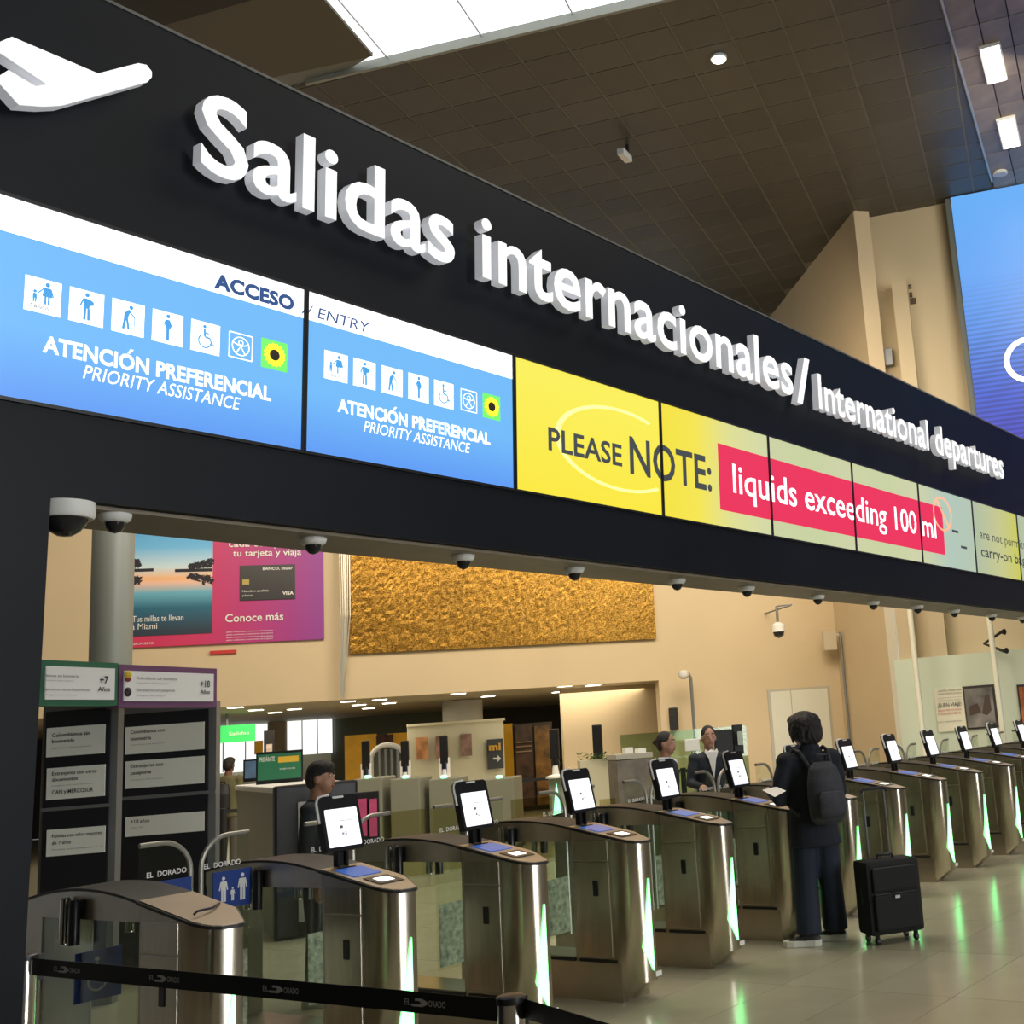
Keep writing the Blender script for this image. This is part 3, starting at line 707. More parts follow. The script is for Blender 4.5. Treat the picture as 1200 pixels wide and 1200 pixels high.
g0.location = (3.2, 5.6, 0); tag(g0, 'steel gate without a tablet beside the black pillar at far left', 'gate')
# blue pictogram signs fixed on the flaps near the left end
def blue_sign(u0, u1, z0, z1, kind, label):
    s_ = empty('flap_sign', ((u0 + u1) / 2, 5.93, z0), label, 'sign')
    MB().box(u0, u1, 5.928, 5.936, z0, z1).build('board', BLUE, s_)
    mb = MB(); h = z1 - z0; cx, cz = (u0 + u1) / 2, (z0 + z1) / 2
    def put(kd, dx, sc_, dz=0):
        for i, Pp in enumerate(fig_polys(kd, 0, 0, h * sc_)): mb.prism([Vector((cx + a + dx, 5.9275 - i * 2e-5, cz + b + dz)) for a, b in Pp], (0, -.0008, 0))
    if kind == 'family': put('man', -.055, .72); put('man', .06, .78); put('man', .0, .38, -.03)
    else: put(kind, 0, .85)
    mb.build('pictogram', WHITE, s_)
blue_sign(3.785, 4.015, .925, 1.12, 'family', 'blue sign with a white family pictogram on the glass flap')
blue_sign(3.06, 3.29, .61, .843, 'wheelchair', 'blue wheelchair sign behind the glass of the gate at far left')
blue_sign(3.43, 3.66, .93, 1.12, 'wheelchair', 'blue sign on the left flap under the EL DORADO lettering')

# ================================================================== FOREGROUND BELT BARRIER
def stanchion(P, r, label, top=1.0, mtop=BLACK):
    s_ = empty('belt_post', (P.x, P.y, 0), label, 'post')
    MB().lathe((P.x, P.y, 0), [(.17, 0), (.17, .012), (.06, .03)], 24).build('foot', CHROME, s_, smooth=True)
    MB().lathe((P.x, P.y, .028), [(r, 0), (r, P.z - .048)], 24).build('pole', CHROME, s_, smooth=True)
    MB().lathe((P.x, P.y, P.z - .02), [(r * 1.06, 0), (r * 1.06, .016), (r * .9, .02)], 24).build('cap', BLACK, s_, smooth=True)
    MB().box(P.x + r * .7, P.x + r * 1.4, P.y - .014, P.y + .014, P.z - .10, P.z - .01).build('belt_clip', BLACK, s_)
    return s_
A1 = at(29, 1118, 4.2); A2 = at(598, 1166, 3.1); A3 = onZ(1150, 1310, A2.z)
stanchion(A1, .044, 'polished steel belt post at the foot of the black pillar')
stanchion(A2, .037, 'polished steel belt post cut by the bottom edge of the photo')
stanchion(A3, .037, 'polished steel belt post just out of view at lower right')
BELT = mat('black_belt', (.008, .009, .012), .55)
def belt(P, Q, w_, label, logos=()):
    d = (Q - P); dn = Vector((d.x, d.y, 0)).normalized(); U = d.normalized(); N = Vector((d.y, -d.x, 0)).normalized()
    if N.dot(F) > 0: N = -N
    V = Z
    b_ = MB().frame(P - Z * w_, d.normalized(), Z, -N, d.length, w_, .002).build('barrier_belt', BELT); tag(b_, label, 'belt')
    for (x, y, L) in logos:
        Q_ = onP(x, y, P, N); s = (Q_ - P).dot(U); c = P + U * s - Z * (w_ * .5) + N * .0015
        hh = w_ * .28
        text('lettering', 'EL', c - U * L * .5 - Z * hh * .5, U, Z, hh, mat('belt_print', (.62, .62, .62), .6), b_, L * .17, .01)
        pts = [(-.31, -.9), (-.04, -.9), (.09, -.3), (.09, .3), (-.04, .9), (-.22, .9), (-.22, .35), (-.12, .35), (-.06, 0), (-.12, -.35), (-.31, -.35)]
        MB().prism([c + U * (a * L) + Z * (b * hh * .75) for a, b in pts], N * .0005).build('logo_block', MATS['belt_print'], b_)
        text('lettering', 'ORADO', c + U * L * .12 - Z * hh * .5, U, Z, hh, MATS['belt_print'], b_, L * .42, .01)
    return b_
sl_ = (A2 - A1).normalized()
belt(A1 + sl_ * .05 - Z * .012, A2 - sl_ * .04 - Z * .012, .058, 'black belt with EL DORADO lettering across the lower left', ((78, 1139, .150), (192, 1153, .150), (328, 1172, .155), (497, 1186, .152)))
belt(A2 + Vector((.03, 0, -.012)), A3 + Vector((-.03, 0, -.012)), .05, 'black belt running right from the nearer belt post')

# ================================================================== TRAVELLER BELONGINGS etc are further down; first the back wall
# ---- pink travel poster
def wbox(name, x0, y0, x1, y1, m, parent=None, e=.02, th=.02, bev=0):
    xm, ym = (x0 + x1) / 2, (y0 + y1) / 2
    ta = onW(x0, ym, e)[0]; tb = onW(x1, ym, e)[0]; za = onW(xm, y1, e)[1]; zb = onW(xm, y0, e)[1]
    return MB().frame(wall(ta, za, e - th), WD, Z, -WN, tb - ta, zb - za, th).build(name, m, parent, bev=bev)
def wtext(s, x, y, x1, caph, m, parent, e=.03, bold=0, italic=0):
    t_, z_ = onW(x, y, e); t1 = onW(x1, y, e)[0]; d = proj(wall(t_, z_, e))[2]
    return text('lettering', s, wall(t_, z_, e), WD, Z, caph * d / FPX, m, parent, t1 - t_, bold, italic)
ta, za = onW(118, 762, .06); tb, _ = onW(380, 748, .06)
pz0 = onW(266, 754, .06)[1]; 
post = empty('travel_poster', wall((ta + tb) / 2, pz0, .03), 'pink and purple travel poster with a lake picture and a black bank card', 'poster')
bd = MB().frame(wall(ta, pz0, .0), WD, Z, -WN, tb - ta, 2.6, .06).build('board', ramp_emit('poster_pink', [(0, (.60, .03, .08)), (.42, (.62, .03, .13)), (.75, (.36, .03, .24)), (1, (.17, .05, .36))], 'X', -2.0, 2.0, 0), post)
pic_t0 = onW(118, 700, .07)[0]; pic_t1 = onW(249, 700, .07)[0]; pic_z = onW(200, 744, .07)[1]
pic = MB().frame(wall(pic_t0, pic_z, .06), WD, Z, -WN, pic_t1 - pic_t0, pz0 + 2.6 - pic_z, .01).build('lake_picture',
    ramp_emit('poster_lake', [(0, (.02, .03, .05)), (.12, (.02, .04, .07)), (.30, (.01, .13, .22)), (.42, (.14, .45, .60)), (.50, (.90, .55, .40)), (.53, (.95, .50, .22)), (.62, (.62, .78, .85)), (.78, (.14, .50, .85)), (1, (.06, .35, .75))], 'Z', 0, 2.4, 0), post)
palm = mat('palm_dark', (.02, .02, .03), .7)
pmb = MB(); rnd = random.Random(3)
for (xa, xb, yb) in ((222, 248, 668), (153, 164, 668)):
    for i in range(7 if xa > 200 else 3):
        x = xa + (xb - xa) * (i + .5) / (7 if xa > 200 else 3); h = (6 + 7 * i / 6 if xa > 200 else 12)
        for sgn in (1, -1):
            for j in range(16):
                cx_j = x + rnd.uniform(-3, 3); cy = yb - h * rnd.uniform(.35, 1) if sgn > 0 else yb + 3 + h * rnd.uniform(.35, 1.1)
                a0 = rnd.uniform(0, 6.28); L = rnd.uniform(1.8, 3.4)
                pmb.add([wall(*onW(cx_j + L * math.cos(a0 + t), cy + L * .8 * math.sin(a0 + t), .074), .074 + .0002 * j) for t in (0, 1.6, 3.3)], [(0, 1, 2)])
            pmb.add([wall(*onW(*q_, .074), .074) for q_ in ((x - .3, yb - h * .8), (x + .3, yb - h * .8), (x + .3, yb), (x - .3, yb))], [(0, 1, 2, 3)])
for ya, yb in ((667, 669.5),):
    for xa, xb in ((150, 180), (205, 249)): pmb.add([wall(*onW(*q_, .075), .075) for q_ in ((xa, ya), (xb, ya - 1), (xb, yb), (xa, yb + 1))], [(0, 1, 2, 3)])
pmb.build('palm_print', palm, pic)
wtext('Tus millas te llevan', 155, 729, 215, 7, WHITE, post, .075)
wtext('a Miami', 154, 738, 184, 7, WHITE, post, .075, 0)
wtext('cada compra con', 268, 641, 362, 8.5, WHITE, post, .075, .012)
wtext('tu tarjeta y viaja', 273, 652, 353, 7.5, WHITE, post, .075, .01)
wtext('Conoce más', 264, 729, 332, 9, WHITE, post, .075, .012)
for i in range(4): wtext('aplican condiciones y restricciones del programa', 265, 741.5 + i * 3.2, 320, 1.6, WHITE, post, .075)
wtext('AEROPUERTO', 154, 756, 180, 2.4, WHITE, post, .075)
cdp = wbox('card_print', 281, 662, 346, 703, mat('card_black', (.03, .03, .035), .3), post, .075, .01, .004)
wtext('VISA', 331, 697, 344, 4, WHITE, cdp, .08, .03); wtext('BANCO, titular', 308, 668, 343, 3, WHITE, cdp, .08, .02); wtext('Nombre apellido', 284, 694, 315, 2.4, WHITE, cdp, .08); wtext('y banco', 284, 699, 296, 2.4, WHITE, cdp, .08)
wbox('chip_print', 284, 679, 292, 685, mat('chip_gold', (.45, .36, .08), .4), cdp, .08, .004)
o = wbox('red_exit_strip', 246, 762, 277, 766, mat('red_strip', (.55, .03, .03), .5), None, .05, .05); tag(o, 'small red strip sign below the travel poster', 'sign')

# ---- gold mural
GOLD = bpy.data.materials.new('gold_leaf'); GOLD.use_nodes = True; nt = GOLD.node_tree; b = nt.nodes['Principled BSDF']
tc = nt.nodes.new('ShaderNodeTexCoord'); v1 = nt.nodes.new('ShaderNodeTexVoronoi'); v1.inputs['Scale'].default_value = 48
mp = nt.nodes.new('ShaderNodeMapping'); mp.inputs['Scale'].default_value = (1, 1, 1.6)
nt.links.new(tc.outputs['Object'], mp.inputs[0]); nt.links.new(mp.outputs[0], v1.inputs[0])
r = nt.nodes.new('ShaderNodeValToRGB'); r.color_ramp.elements[0].color = (.16, .07, .004, 1); r.color_ramp.elements[1].color = (.90, .50, .09, 1); r.color_ramp.elements[0].position = .1; r.color_ramp.elements[1].position = .95
nt.links.new(v1.outputs['Color'], r.inputs[0])
n1 = nt.nodes.new('ShaderNodeTexNoise'); n1.inputs['Scale'].default_value = .9; nt.links.new(tc.outputs['Object'], n1.inputs[0])
mx = nt.nodes.new('ShaderNodeMix'); mx.data_type = 'RGBA'; mx.blend_type = 'MULTIPLY'; mx.inputs[0].default_value = .5
nt.links.new(r.outputs[0], mx.inputs[6]); nt.links.new(n1.outputs[0], mx.inputs[7]); nt.links.new(mx.outputs[2], b.inputs['Base Color'])
b.inputs['Metallic'].default_value = .8; b.inputs['Roughness'].default_value = .33
bp = nt.nodes.new('ShaderNodeBump'); bp.inputs['Strength'].default_value = .9; bp.inputs['Distance'].default_value = .018; nt.links.new(v1.outputs['Color'], bp.inputs['Height']); nt.links.new(bp.outputs[0], b.inputs['Normal'])
m0 = onW(409, 700, .08)[0]; m1 = onW(766, 700, .08)[0]; mz = onW(590, 757.5, .08)[1]
mb = MB(); nx, nz = 110, 44; W_ = m1 - m0; H_ = 3.0; rnd = random.Random(5)
g_ = [[wall(m0 + W_ * i / nx, mz + H_ * j / nz, .08 + (rnd.uniform(-.003, .005) if 0 < i < nx and 0 < j < nz else 0)) for i in range(nx + 1)] for j in range(nz + 1)]
vs = [p_ for row in g_ for p_ in row]; fs = [(j * (nx + 1) + i, j * (nx + 1) + i + 1, (j + 1) * (nx + 1) + i + 1, (j + 1) * (nx + 1) + i) for j in range(nz) for i in range(nx)]
mb.add(vs, fs); mur = empty('gold_mural', wall((m0 + m1) / 2, mz, 0), 'wide golden leaf-textured mural on the beige back wall', 'artwork')
mb.build('gold_relief', GOLD, mur); MB().frame(wall(m0, mz, 0), WD, Z, -WN, W_, H_, .06).build('backing', mat('gold_back', (.3, .2, .05), .6), mur)
# silver hanging strands left of the mural
hs = empty('crystal_hanging', wall(onW(404, 740, .2)[0], onW(404, 818, .2)[1], .2), 'thin silver hanging of wires beside the gold mural', 'artwork')
for i in range(7):
    x = 398 + i * 1.9; P0_ = onW(x, 640, .2); P1_ = onW(x + 1, 818, .2)
    MB().tube([wall(P0_[0], 5.9, .2 + .02 * (i % 3)), wall(P0_[0] + .02 * math.sin(i), (5.9 + P1_[1]) / 2, .25), wall(P1_[0] - .02 * i, P1_[1] + .05 * (i % 3), .2)], .012, 5).build('strand', mat('silver_wire', (.7, .68, .58), .3, .7), hs)

# ---- door, wall fittings
dr_ = empty('door_1', wall(0, 0, .02), kind='structure')
d0 = onW(901, 830, .03)[0]; d1 = onW(974, 830, .03)[0]; dz = onW(936, 806, .03)[1]
DOORM = mat('door_white', (.68, .68, .58), .5, noise=.04, nscale=1)
MB().frame(wall(d0, 0, .0), WD, Z, -WN, d1 - d0, dz, .02).build('door_frame', mat('door_frame_grey', (.45, .43, .36), .5), dr_)
for a, b_ in ((.04, .36), (.37, .96)): MB().frame(wall(d0 + (d1 - d0) * a, .02, .01), WD, Z, -WN, (d1 - d0) * (b_ - a), dz - .07, .03).build('door_leaf', DOORM, dr_)
ref = MB().frame(wall(d0 + 1.0, 1.05, .04), WD, Z, -WN, .12, .02, .04).build('door_handle', CHROME, dr_)
o = wbox('wall_speaker', 786, 829, 795, 855, BLACKM, None, .14, .14, .02); tag(o, 'black box speaker on the beige wall left of the door', 'speaker')
def pole_cam(x0, y0, x1, y1, label, arm=0):
    t0_, z0_ = onW(x0, y0, .5); t1_, z1_ = onW(x1, y1, .5)
    s_ = empty('camera_pole', wall(t1_, 0, .5), label, 'camera pole')
    MB().tube([wall(t1_, .0, .5), wall(t1_, z0_ - .1, .5), wall(t1_ - .05, z0_, .5), wall(t1_ - .12 - arm, z0_ + .03, .5)], .035, 8).build('pole', GREYM, s_, smooth=True)
    MB().lathe(wall(t1_ - .15 - arm, z0_ - .05, .5), [(.02, .12), (.11, .08), (.11, .0), (.06, -.06), (.01, -.07)], 12).build('camera_head', WHITE, s_, smooth=True)
pole_cam(805, 789, 814, 860, 'thin pole with a small camera left of the white door')
t_, z_ = onW(987, 745, .4)
s_ = empty('conduit_pole', wall(t_, 0, .4), 'tall grey conduit pole right of the white door', 'pole')
for dt in (-.05, .05): MB().tube([wall(t_ + dt, 0, .4), wall(t_ + dt, z_ + .08, .4)], .03, 8).build('pipe', GREYM, s_, smooth=True)
MB().frame(wall(t_ - .45, z_ - .3, .3), WD, Z, -WN, .30, .42, .12).frame(wall(t_ - .3, z_ + .0, .36), WD, Z, -WN, .3, .05, .05).build('junction_box', mat('box_beige', (.55, .48, .36), .6), s_, bev=.01)
hc = at(912, 736, 23.6); s_ = empty('hanging_camera', hc + Z * .35, 'camera hanging from a thin bracket in front of the beige wall', 'camera')
bl = at(928, 714, 23.6)
MB().tube([hc + Z * .1, hc + Z * .45], .03, 8).build('stem', GREYM, s_); MB().tube([hc + Z * .45, Vector((bl.x, bl.y, hc.z + .45)), Vector((bl.x, bl.y, hc.z + .45)) + WN * ((WP - bl).dot(WN))], .02, 6).build('bracket', GREYM, s_)
MB().lathe(hc, [(.05, .12), (.14, .06), (.14, -.08)], 14).build('housing', WHITE, s_, smooth=True); MB().lathe(hc - Z * .08, [(.12, 0), (.1, -.08), (.01, -.13)], 14).build('dome', DOME, s_, smooth=True)
o = wbox('thermostat_box', 1004, 837, 1015, 845, WHITE, None, .08, .08, .01); tag(o, 'small white box on the wall right of the conduit pole', 'box')
# light-coloured full-height strip at the end of the beige wall
def onS(x, y, e=0):
    n_ = wn if wn.dot(F) < 0 else -wn; P_ = onP(x, y, CORN + n_ * e, n_); return P_
nS = wn if wn.dot(F) < 0 else -wn
pa, pb = onP(1036, 712, CORN + (-wn) * .02, wn), onP(1047, 712, CORN + (-wn) * .02, wn)
sA = (pa - CORN).dot(wc_dir); sB = (pb - CORN).dot(wc_dir)
o = MB().frame(CORN + wc_dir * min(sA, sB) - wn * .03, wc_dir, Z, wn, abs(sA - sB), 5.4, .03).build('trim_3', mat('aluminium_strip', (.72, .73, .68), .35, .3)); tag(o, kind='structure')

# ---- right wall: giant video wall, pier, boxes
t0_, _ = onR(1114.5, 237, .3); zt = HC - .03
t1_, zb_ = onR(1146, 500, .3)
vw = empty('video_wall', rw(t0_ + 4, 2.9, .2), 'giant blue video wall beyond the portal at the right', 'screen')
MB().frame(rw(t0_ - .12, 4.2, .0), ld, Z, -ln, 12.2, zt - 4.2, .27).build('housing', mat('video_wall_side', (.12, .13, .11), .5), vw)
h_ = zt - 4.25
MB().frame(rw(t0_, 4.25, .27), ld, Z, -ln, 12, h_, .03).build('led_face', ramp_emit('video_blue', [(0, (.05, .02, .30)), (.28, (.055, .03, .50)), (.45, (.05, .12, .70)), (.62, (.10, .30, .86)), (.78, (.13, .38, .90)), (1, (.13, .42, .92))], 'Z', 0, h_, 1.0, .45, 62), vw, origin=rw(t0_ + 6, 4.25, .28))
cR = onR(1207, 421, .32); rgm = MB(); R0 = abs(onR(1176, 421, .32)[0] - cR[0])
ri = []
for i in range(40):
    a = 2 * math.pi * i / 40
    ri.append((math.cos(a), math.sin(a)))
for i in range(40):
    (c0, s0), (c1, s1) = ri[i], ri[(i + 1) % 40]
    rgm.add([rw(cR[0] + R0 * c0, cR[1] + R0 * s0 * .95, .315), rw(cR[0] + R0 * c1, cR[1] + R0 * s1 * .95, .315), rw(cR[0] + R0 * .78 * c1, cR[1] + R0 * .74 * s1, .315), rw(cR[0] + R0 * .78 * c0, cR[1] + R0 * .74 * s0, .315)], [(0, 1, 2, 3)])
rgm.build('letter_o', WT, vw)
# vertical duct and fittings on the tan wall
ta_, za_ = onR(1047, 331, .25); tb_, _ = onR(1056, 331, .25)
o = MB().frame(rw(tb_ - .19, 2.6, 0), ld, Z, -ln, .30, za_ - 2.6, .36).build('wall_duct', TAN); tag(o, 'tall tan duct box on the upper right wall left of the video wall', 'duct')
P_ = onR(1027, 424, .15); o = MB().frame(rw(P_[0] + .02, P_[1] - .12, 0), ld, Z, -ln, .32, .36, .2).build('wall_light_box', GREYM, bev=.02); tag(o, 'small grey box fitting beside the tan duct near the portal top', 'fixture')
P_ = onR(1064, 357, .03); s_ = empty('wall_lettering', rw(P_[0], P_[1], 0), 'tiny dark marks on the tan wall above the portal', 'sign')
for i, (dy, hh) in enumerate(((0, .22), (.42, .1), (.62, .06), (.95, .06), (1.1, .06))): MB().frame(rw(P_[0] + .05, P_[1] + dy * .36, 0), ld, Z, -ln, .12 if i == 0 else .06, hh * .6, .02).build('mark', mat('mark_brown', (.08, .05, .03), .6), s_)
# pale green lower partition with posters and poles
tg, zg = onR(1110, 768, .5); zg_ = zg
tgl = onR(1050, 800, .5)[0]
o = MB().frame(rw(tgl, 0, 0), ld, Z, -ln, 16, zg_, .5).build('wall_lower', PALEG); o.name = 'wall_green'; tag(o, kind='structure')
def rbox(name, x0, y0, x1, y1, m, parent=None, e=.53, th=.03):
    xm, ym = (x0 + x1) / 2, (y0 + y1) / 2
    a = onR(x0, ym, e)[0]; b2 = onR(x1, ym, e)[0]; c = onR(xm, y1, e)[1]; d = onR(xm, y0, e)[1]
    return MB().frame(rw(a, c, e - th), ld, Z, -ln, b2 - a, d - c, th).build(name, m, parent)
s_ = empty('text_poster', rw(onR(1113, 830, .5)[0], 1.6, .5), 'white poster with lines of dark and red text on the green wall', 'poster')
rbox('board', 1097, 807, 1131, 857, mat('poster_cream', (.66, .64, .50), .6), s_)
def rtext(s, x, y, x1, caph, m, parent, bold=0):
    P_ = onR(x, y, .545); b2 = onR(x1, y, .545)[0]; d = proj(rw(P_[0], P_[1], .545))[2]
    text('lettering', s, rw(P_[0], P_[1], .545), ld, Z, caph * d / FPX, m, parent, b2 - P_[0], bold)
for yy, ss, c_, cp in ((811, 'CONTROL MIGRATORIO', INK, 2), (814.5, 'SALIDAS INTERNACIONALES', INK, 1.6), (819, 'recuerde tener a la mano', LINK_, 1.5), (822, 'su documento vigente', LINK_, 1.5), (829, '¡BUEN VIAJE!', INK, 4.5), (834, 'GRACIAS POR VISITARNOS', mat('ink_red', (.45, .02, .02), .6), 2), (838, 'COLOMBIA', mat('ink_red', (.45, .02, .02), .6), 2), (847, 'aeropuerto', LINK_, 1.8)):
    rtext(ss, 1099, yy, 1127, cp, c_, s_)
s_ = empty('photo_poster', rw(onR(1149, 830, .5)[0], 1.6, .5), 'framed grey photograph poster beside the second pale pole', 'poster')
rbox('frame', 1130, 803, 1168, 854, mat('frame_dark', (.03, .03, .03), .5), s_)
rbox('picture', 1132, 806, 1165, 852, mat('picture_grey', (.16, .15, .14), .5, noise=.7, nscale=2.5), s_, .545, .012)
fg_ = MB()
for pts in (((1154, 815), (1159, 813), (1162, 832), (1157, 838), (1151, 836)), ((1135, 828), (1145, 824), (1150, 834), (1137, 838))):
    fg_.prism([rw(*onR(*q_, .55), .55) for q_ in pts], -ln * .003)
fg_.build('figure_print', mat('print_brown', (.07, .045, .035), .6), s_)
s_ = empty('dark_poster', rw(onR(1198, 830, .5)[0], 1.6, .5), 'dark orange poster cut by the right edge of the photo', 'poster')
rbox('frame', 1194, 801, 1225, 850, mat('frame_dark', (.03, .03, .03), .5), s_); rbox('picture', 1196, 804, 1223, 847, mat('picture_orange', (.35, .10, .03), .5, noise=.8, nscale=2), s_, .545, .012)
for (x, y, lb) in ((1066, 715, 'pale vertical pole in front of the green wall, left of the posters'), (1159, 723, 'pale vertical pole right of the grey photograph poster')):
    P_ = onR(x, y, 1.1); b2 = rw(P_[0], 0, 1.1)
    o = MB().tube([b2, b2 + Z * 7], .052, 12).build('pale_pole', mat('pole_white', (.74, .73, .60), .4), smooth=True); tag(o, lb, 'pole')
P_ = onR(1176, 763, .7); s_ = empty('wall_spotlight', rw(P_[0], P_[1], .5), 'pair of small dark spotlights beside the second pale pole', 'lamp')
for dz_ in (.0, .35): MB().tube([rw(P_[0] - .35, P_[1] + .18, .5), rw(P_[0], P_[1] + dz_, .75), rw(P_[0] + .06, P_[1] + dz_, .8)], [.02, .03, .06], 8).build('spot', BLACKM, s_)
# ---- ceiling luminaires
def panel(x, y, w_, L, lab):
    P_ = czl((x, y)); d = sd; n_ = sn
    s_ = empty('ceiling_lamp', P_, lab, 'lamp')
    MB().frame(P_ - d * L / 2 - n_ * w_ / 2 - Z * .05, d, n_, Z, L, w_, .05).build('housing', WHITE, s_)
    MB().frame(P_ - d * (L / 2 - .03) - n_ * (w_ / 2 - .03) - Z * .058, d, n_, Z, L - .06, w_ - .06, .008).build('diffuser', LAMP, s_)
panel(1164, 73, .34, 1.15, 'upper rectangular ceiling lamp in the brown coffered strip'); panel(1182, 154, .34, 1.15, 'lower rectangular ceiling lamp in the brown coffered strip')
def down(x, y, r, lab, lit):
    P_ = czl((x, y)); s_ = empty('downlight', P_, lab, 'lamp')
    MB().lathe(P_ - Z * .04, [(r, 0), (r, .04)], 20).build('rim', WHITE, s_); MB().lathe(P_ - Z * .055, [(r * .8, 0), (r * .8, .015)], 20).build('lens', lit, s_)
down(842, 67, .13, 'round bright downlight in the dark tiled ceiling', LAMP); down(1172, 202, .14, 'round unlit downlight in the coffered strip', mat('lens_dim', (.5, .48, .46), .4))
P_ = czl((735, 170)); s_ = empty('ceiling_projector', P_, 'small white fitting hanging under the dark tiled ceiling', 'fixture')
MB().tube([P_, P_ - Z * .25], .03, 8).build('stem', BLACKM, s_); MB().frame(P_ - Z * .36 - sd * .02 - E1 * .05, sd * -1, E1, Z, .36, .14, .12).build('head', WHITE, s_, bev=.02)
#PART3
# ================================================================== MIDDLE DISTANCE
REF = None
def dplane(x0, x1, y, d, dn=WD):
    """a run along dn whose middle lies at depth d under image points x0..x1"""
    n_ = Vector((-dn.y, dn.x, 0)); n_ = n_ if n_.dot(F) > 0 else -n_
    P0_ = at((x0 + x1) / 2, y, d) if REF is None else at(*REF) + n_ * (d - REF[2])
    A = onP(x0, y, P0_, n_); B_ = onP(x1, y, P0_, n_)
    return P0_, n_, A, B_
def dbox(name, x0, y0, x1, y1, d, th, m, parent=None, dn=WD, zb=None, zt=None, bev=0, off=0):
    ym = (y0 + (y1 if y1 is not None else y0)) / 2; P0_, n_, A, B_ = dplane(x0, x1, ym, d, dn)
    if n_.dot(F) < 0: n_ = -n_
    top = zt if zt is not None else onP((x0 + x1) / 2, y0, P0_, n_).z
    bot = zb if zb is not None else onP((x0 + x1) / 2, y1, P0_, n_).z
    A = Vector((A.x, A.y, bot)) - n_ * off; U = Vector((B_.x - A.x, B_.y - A.y, 0)) - Vector((-n_.x * off, -n_.y * off, 0)) * 0
    U = Vector((B_.x, B_.y, 0)) - Vector((A.x, A.y, 0)) - Vector((n_.x, n_.y, 0)) * off
    return MB().frame(A, U.normalized(), Z, n_, U.length, top - bot, th).build(name, m, parent, bev=bev)
def dtext(s, x, y, x1, d, caph, m, parent, dn=WD, off=.02, bold=0, mid=None):
    xm, ym = mid if mid else ((x + x1) / 2, y)
    n_ = Vector((-dn.y, dn.x, 0))
    if n_.dot(F) < 0: n_ = -n_
    P0_ = (at(xm, ym, d) if REF is None else at(*REF) + n_ * (d - REF[2])) - n_ * off
    A = onP(x, y, P0_, n_); B_ = onP(x1, y, P0_, n_); U = dn.normalized()
    if (B_ - A).dot(U) < 0: U = -U
    return text('lettering', s, A, U, Z, caph * proj(A)[2] / FPX, m, parent, (B_ - A).dot(U), bold)
def foot(x, y, d): p = at(x, y, d); return Vector((p.x, p.y, 0))

# ---- two round columns near the poster and beyond the opening
COLM = mat('column_grey', (.23, .26, .25), .45, .25)
def column(x, w_, d, ztop, m, label):
    p = foot(x, 800, d); r = w_ / 2 * d / FPX
    o = MB().lathe(p, [(r, 0), (r, ztop)], 28).build('round_column', m, smooth=True); return tag(o, label, 'column')
column(129, 46, 15, 8.0, COLM, 'tall grey round column left of the travel poster')
column(541, 46, 27.5, 2.74, mat('column_cream', (.50, .48, .40), .6), 'cream round column behind the cream exhibition wall')
column(325, 21, 33, 2.74, mat('column_tan', (.42, .33, .22), .6), 'tan round column between the two bright windows')

# ---- bright windows, dark shop fronts and lamps of the low hall
wi = [0]
for x0, x1, y0, y1 in ((235, 314, 842, 905), (336, 390, 838, 884)):
    wi[0] += 1
    o = empty('window_%d' % (2 + wi[0]), foot((x0 + x1) / 2, 870, 33.5), kind='structure')
    dbox('pane', x0, y0, x1, y1, 33.5, .05, mat('far_daylight', (.9, .95, 1), .5, emit=1.1, ecol=(.95, .97, .93)), o)
    for k in range(4): dbox('mullion', x0 + (x1 - x0) * k / 3 - .6, y0, x0 + (x1 - x0) * k / 3 + .6, y1, 33.3, .05, GREYM, o)
o = dbox('wall_plaster', 236, 880, 480, 905, 34.5, .1, mat('far_plaster', (.50, .46, .33), .7), zb=0); tag(o, kind='structure')
o = dbox('wall_grey', 388, 832, 520, 905, 34.2, .1, mat('far_grey', (.16, .19, .16), .7), zb=0); tag(o, kind='structure')
lamp_n = ['leftmost small ceiling lamp above the bright windows', 'second small ceiling lamp above the bright windows', 'third small lamp above the bright windows', 'small lamp right of the tan column top', 'lowest left lamp of the row of five', 'second lamp of the row of five', 'third lamp of the row of five', 'fourth lamp of the row of five', 'last lamp of the row of five', 'small lamp left of the cream round column', 'small lamp right of the cream round column', 'small lamp near the edge of the dark shop', 'small lamp above the recess', 'lamp at the right end of the low ceiling']
for (x, y), lb in zip(((276, 829), (300, 832), (322, 835), (345, 831), (408, 822), (421, 826), (432, 830), (445, 820), (456, 824), (537, 813), (572, 816), (655, 811), (662, 804), (695, 803)), lamp_n):
    P_ = onZ(x, y, zo + .01); s_ = empty('low_ceiling_lamp', P_, lb, 'lamp', 'small lamps of the low hall ceiling')
    MB().frame(P_ - WD * .17 - WN * .17, WD, WN, Z, .34, .34, .012).build('rim', WHITE, s_); MB().frame(P_ - WD * .14 - WN * .14 - Z * .01, WD, WN, Z, .28, .28, .01).build('diffuser', mat('low_lamp', (1, 1, 1), .5, emit=5, ecol=(1, .93, .78)), s_)
area('low_hall_light_a', (15.0, 21.5, 2.65), (15, 21.5, 0), 6, 3, 170, (1, .86, .64))
area('low_hall_light_b', (20.5, 17.0, 2.65), (20.5, 17, 0), 4, 2, 130, (1, .86, .64))
ORG = mat('orange_panel', (.75, .36, .02), .5, emit=.12, ecol=(1, .5, .03), noise=.2, nscale=2)
def board(x0, y0, x1, y1, d, m, label, cat='panel', name='orange_board', zb=None):
    o = dbox(name, x0, y0, x1, y1, d, .08, m, zb=zb); return tag(o, label, cat)
board(404, 861, 442, 906, 30.5, ORG, 'orange shop panel left of the white arch', zb=0)
board(455, 859, 478, 906, 30.7, ORG, 'orange shop panel right of the white arch', zb=0)
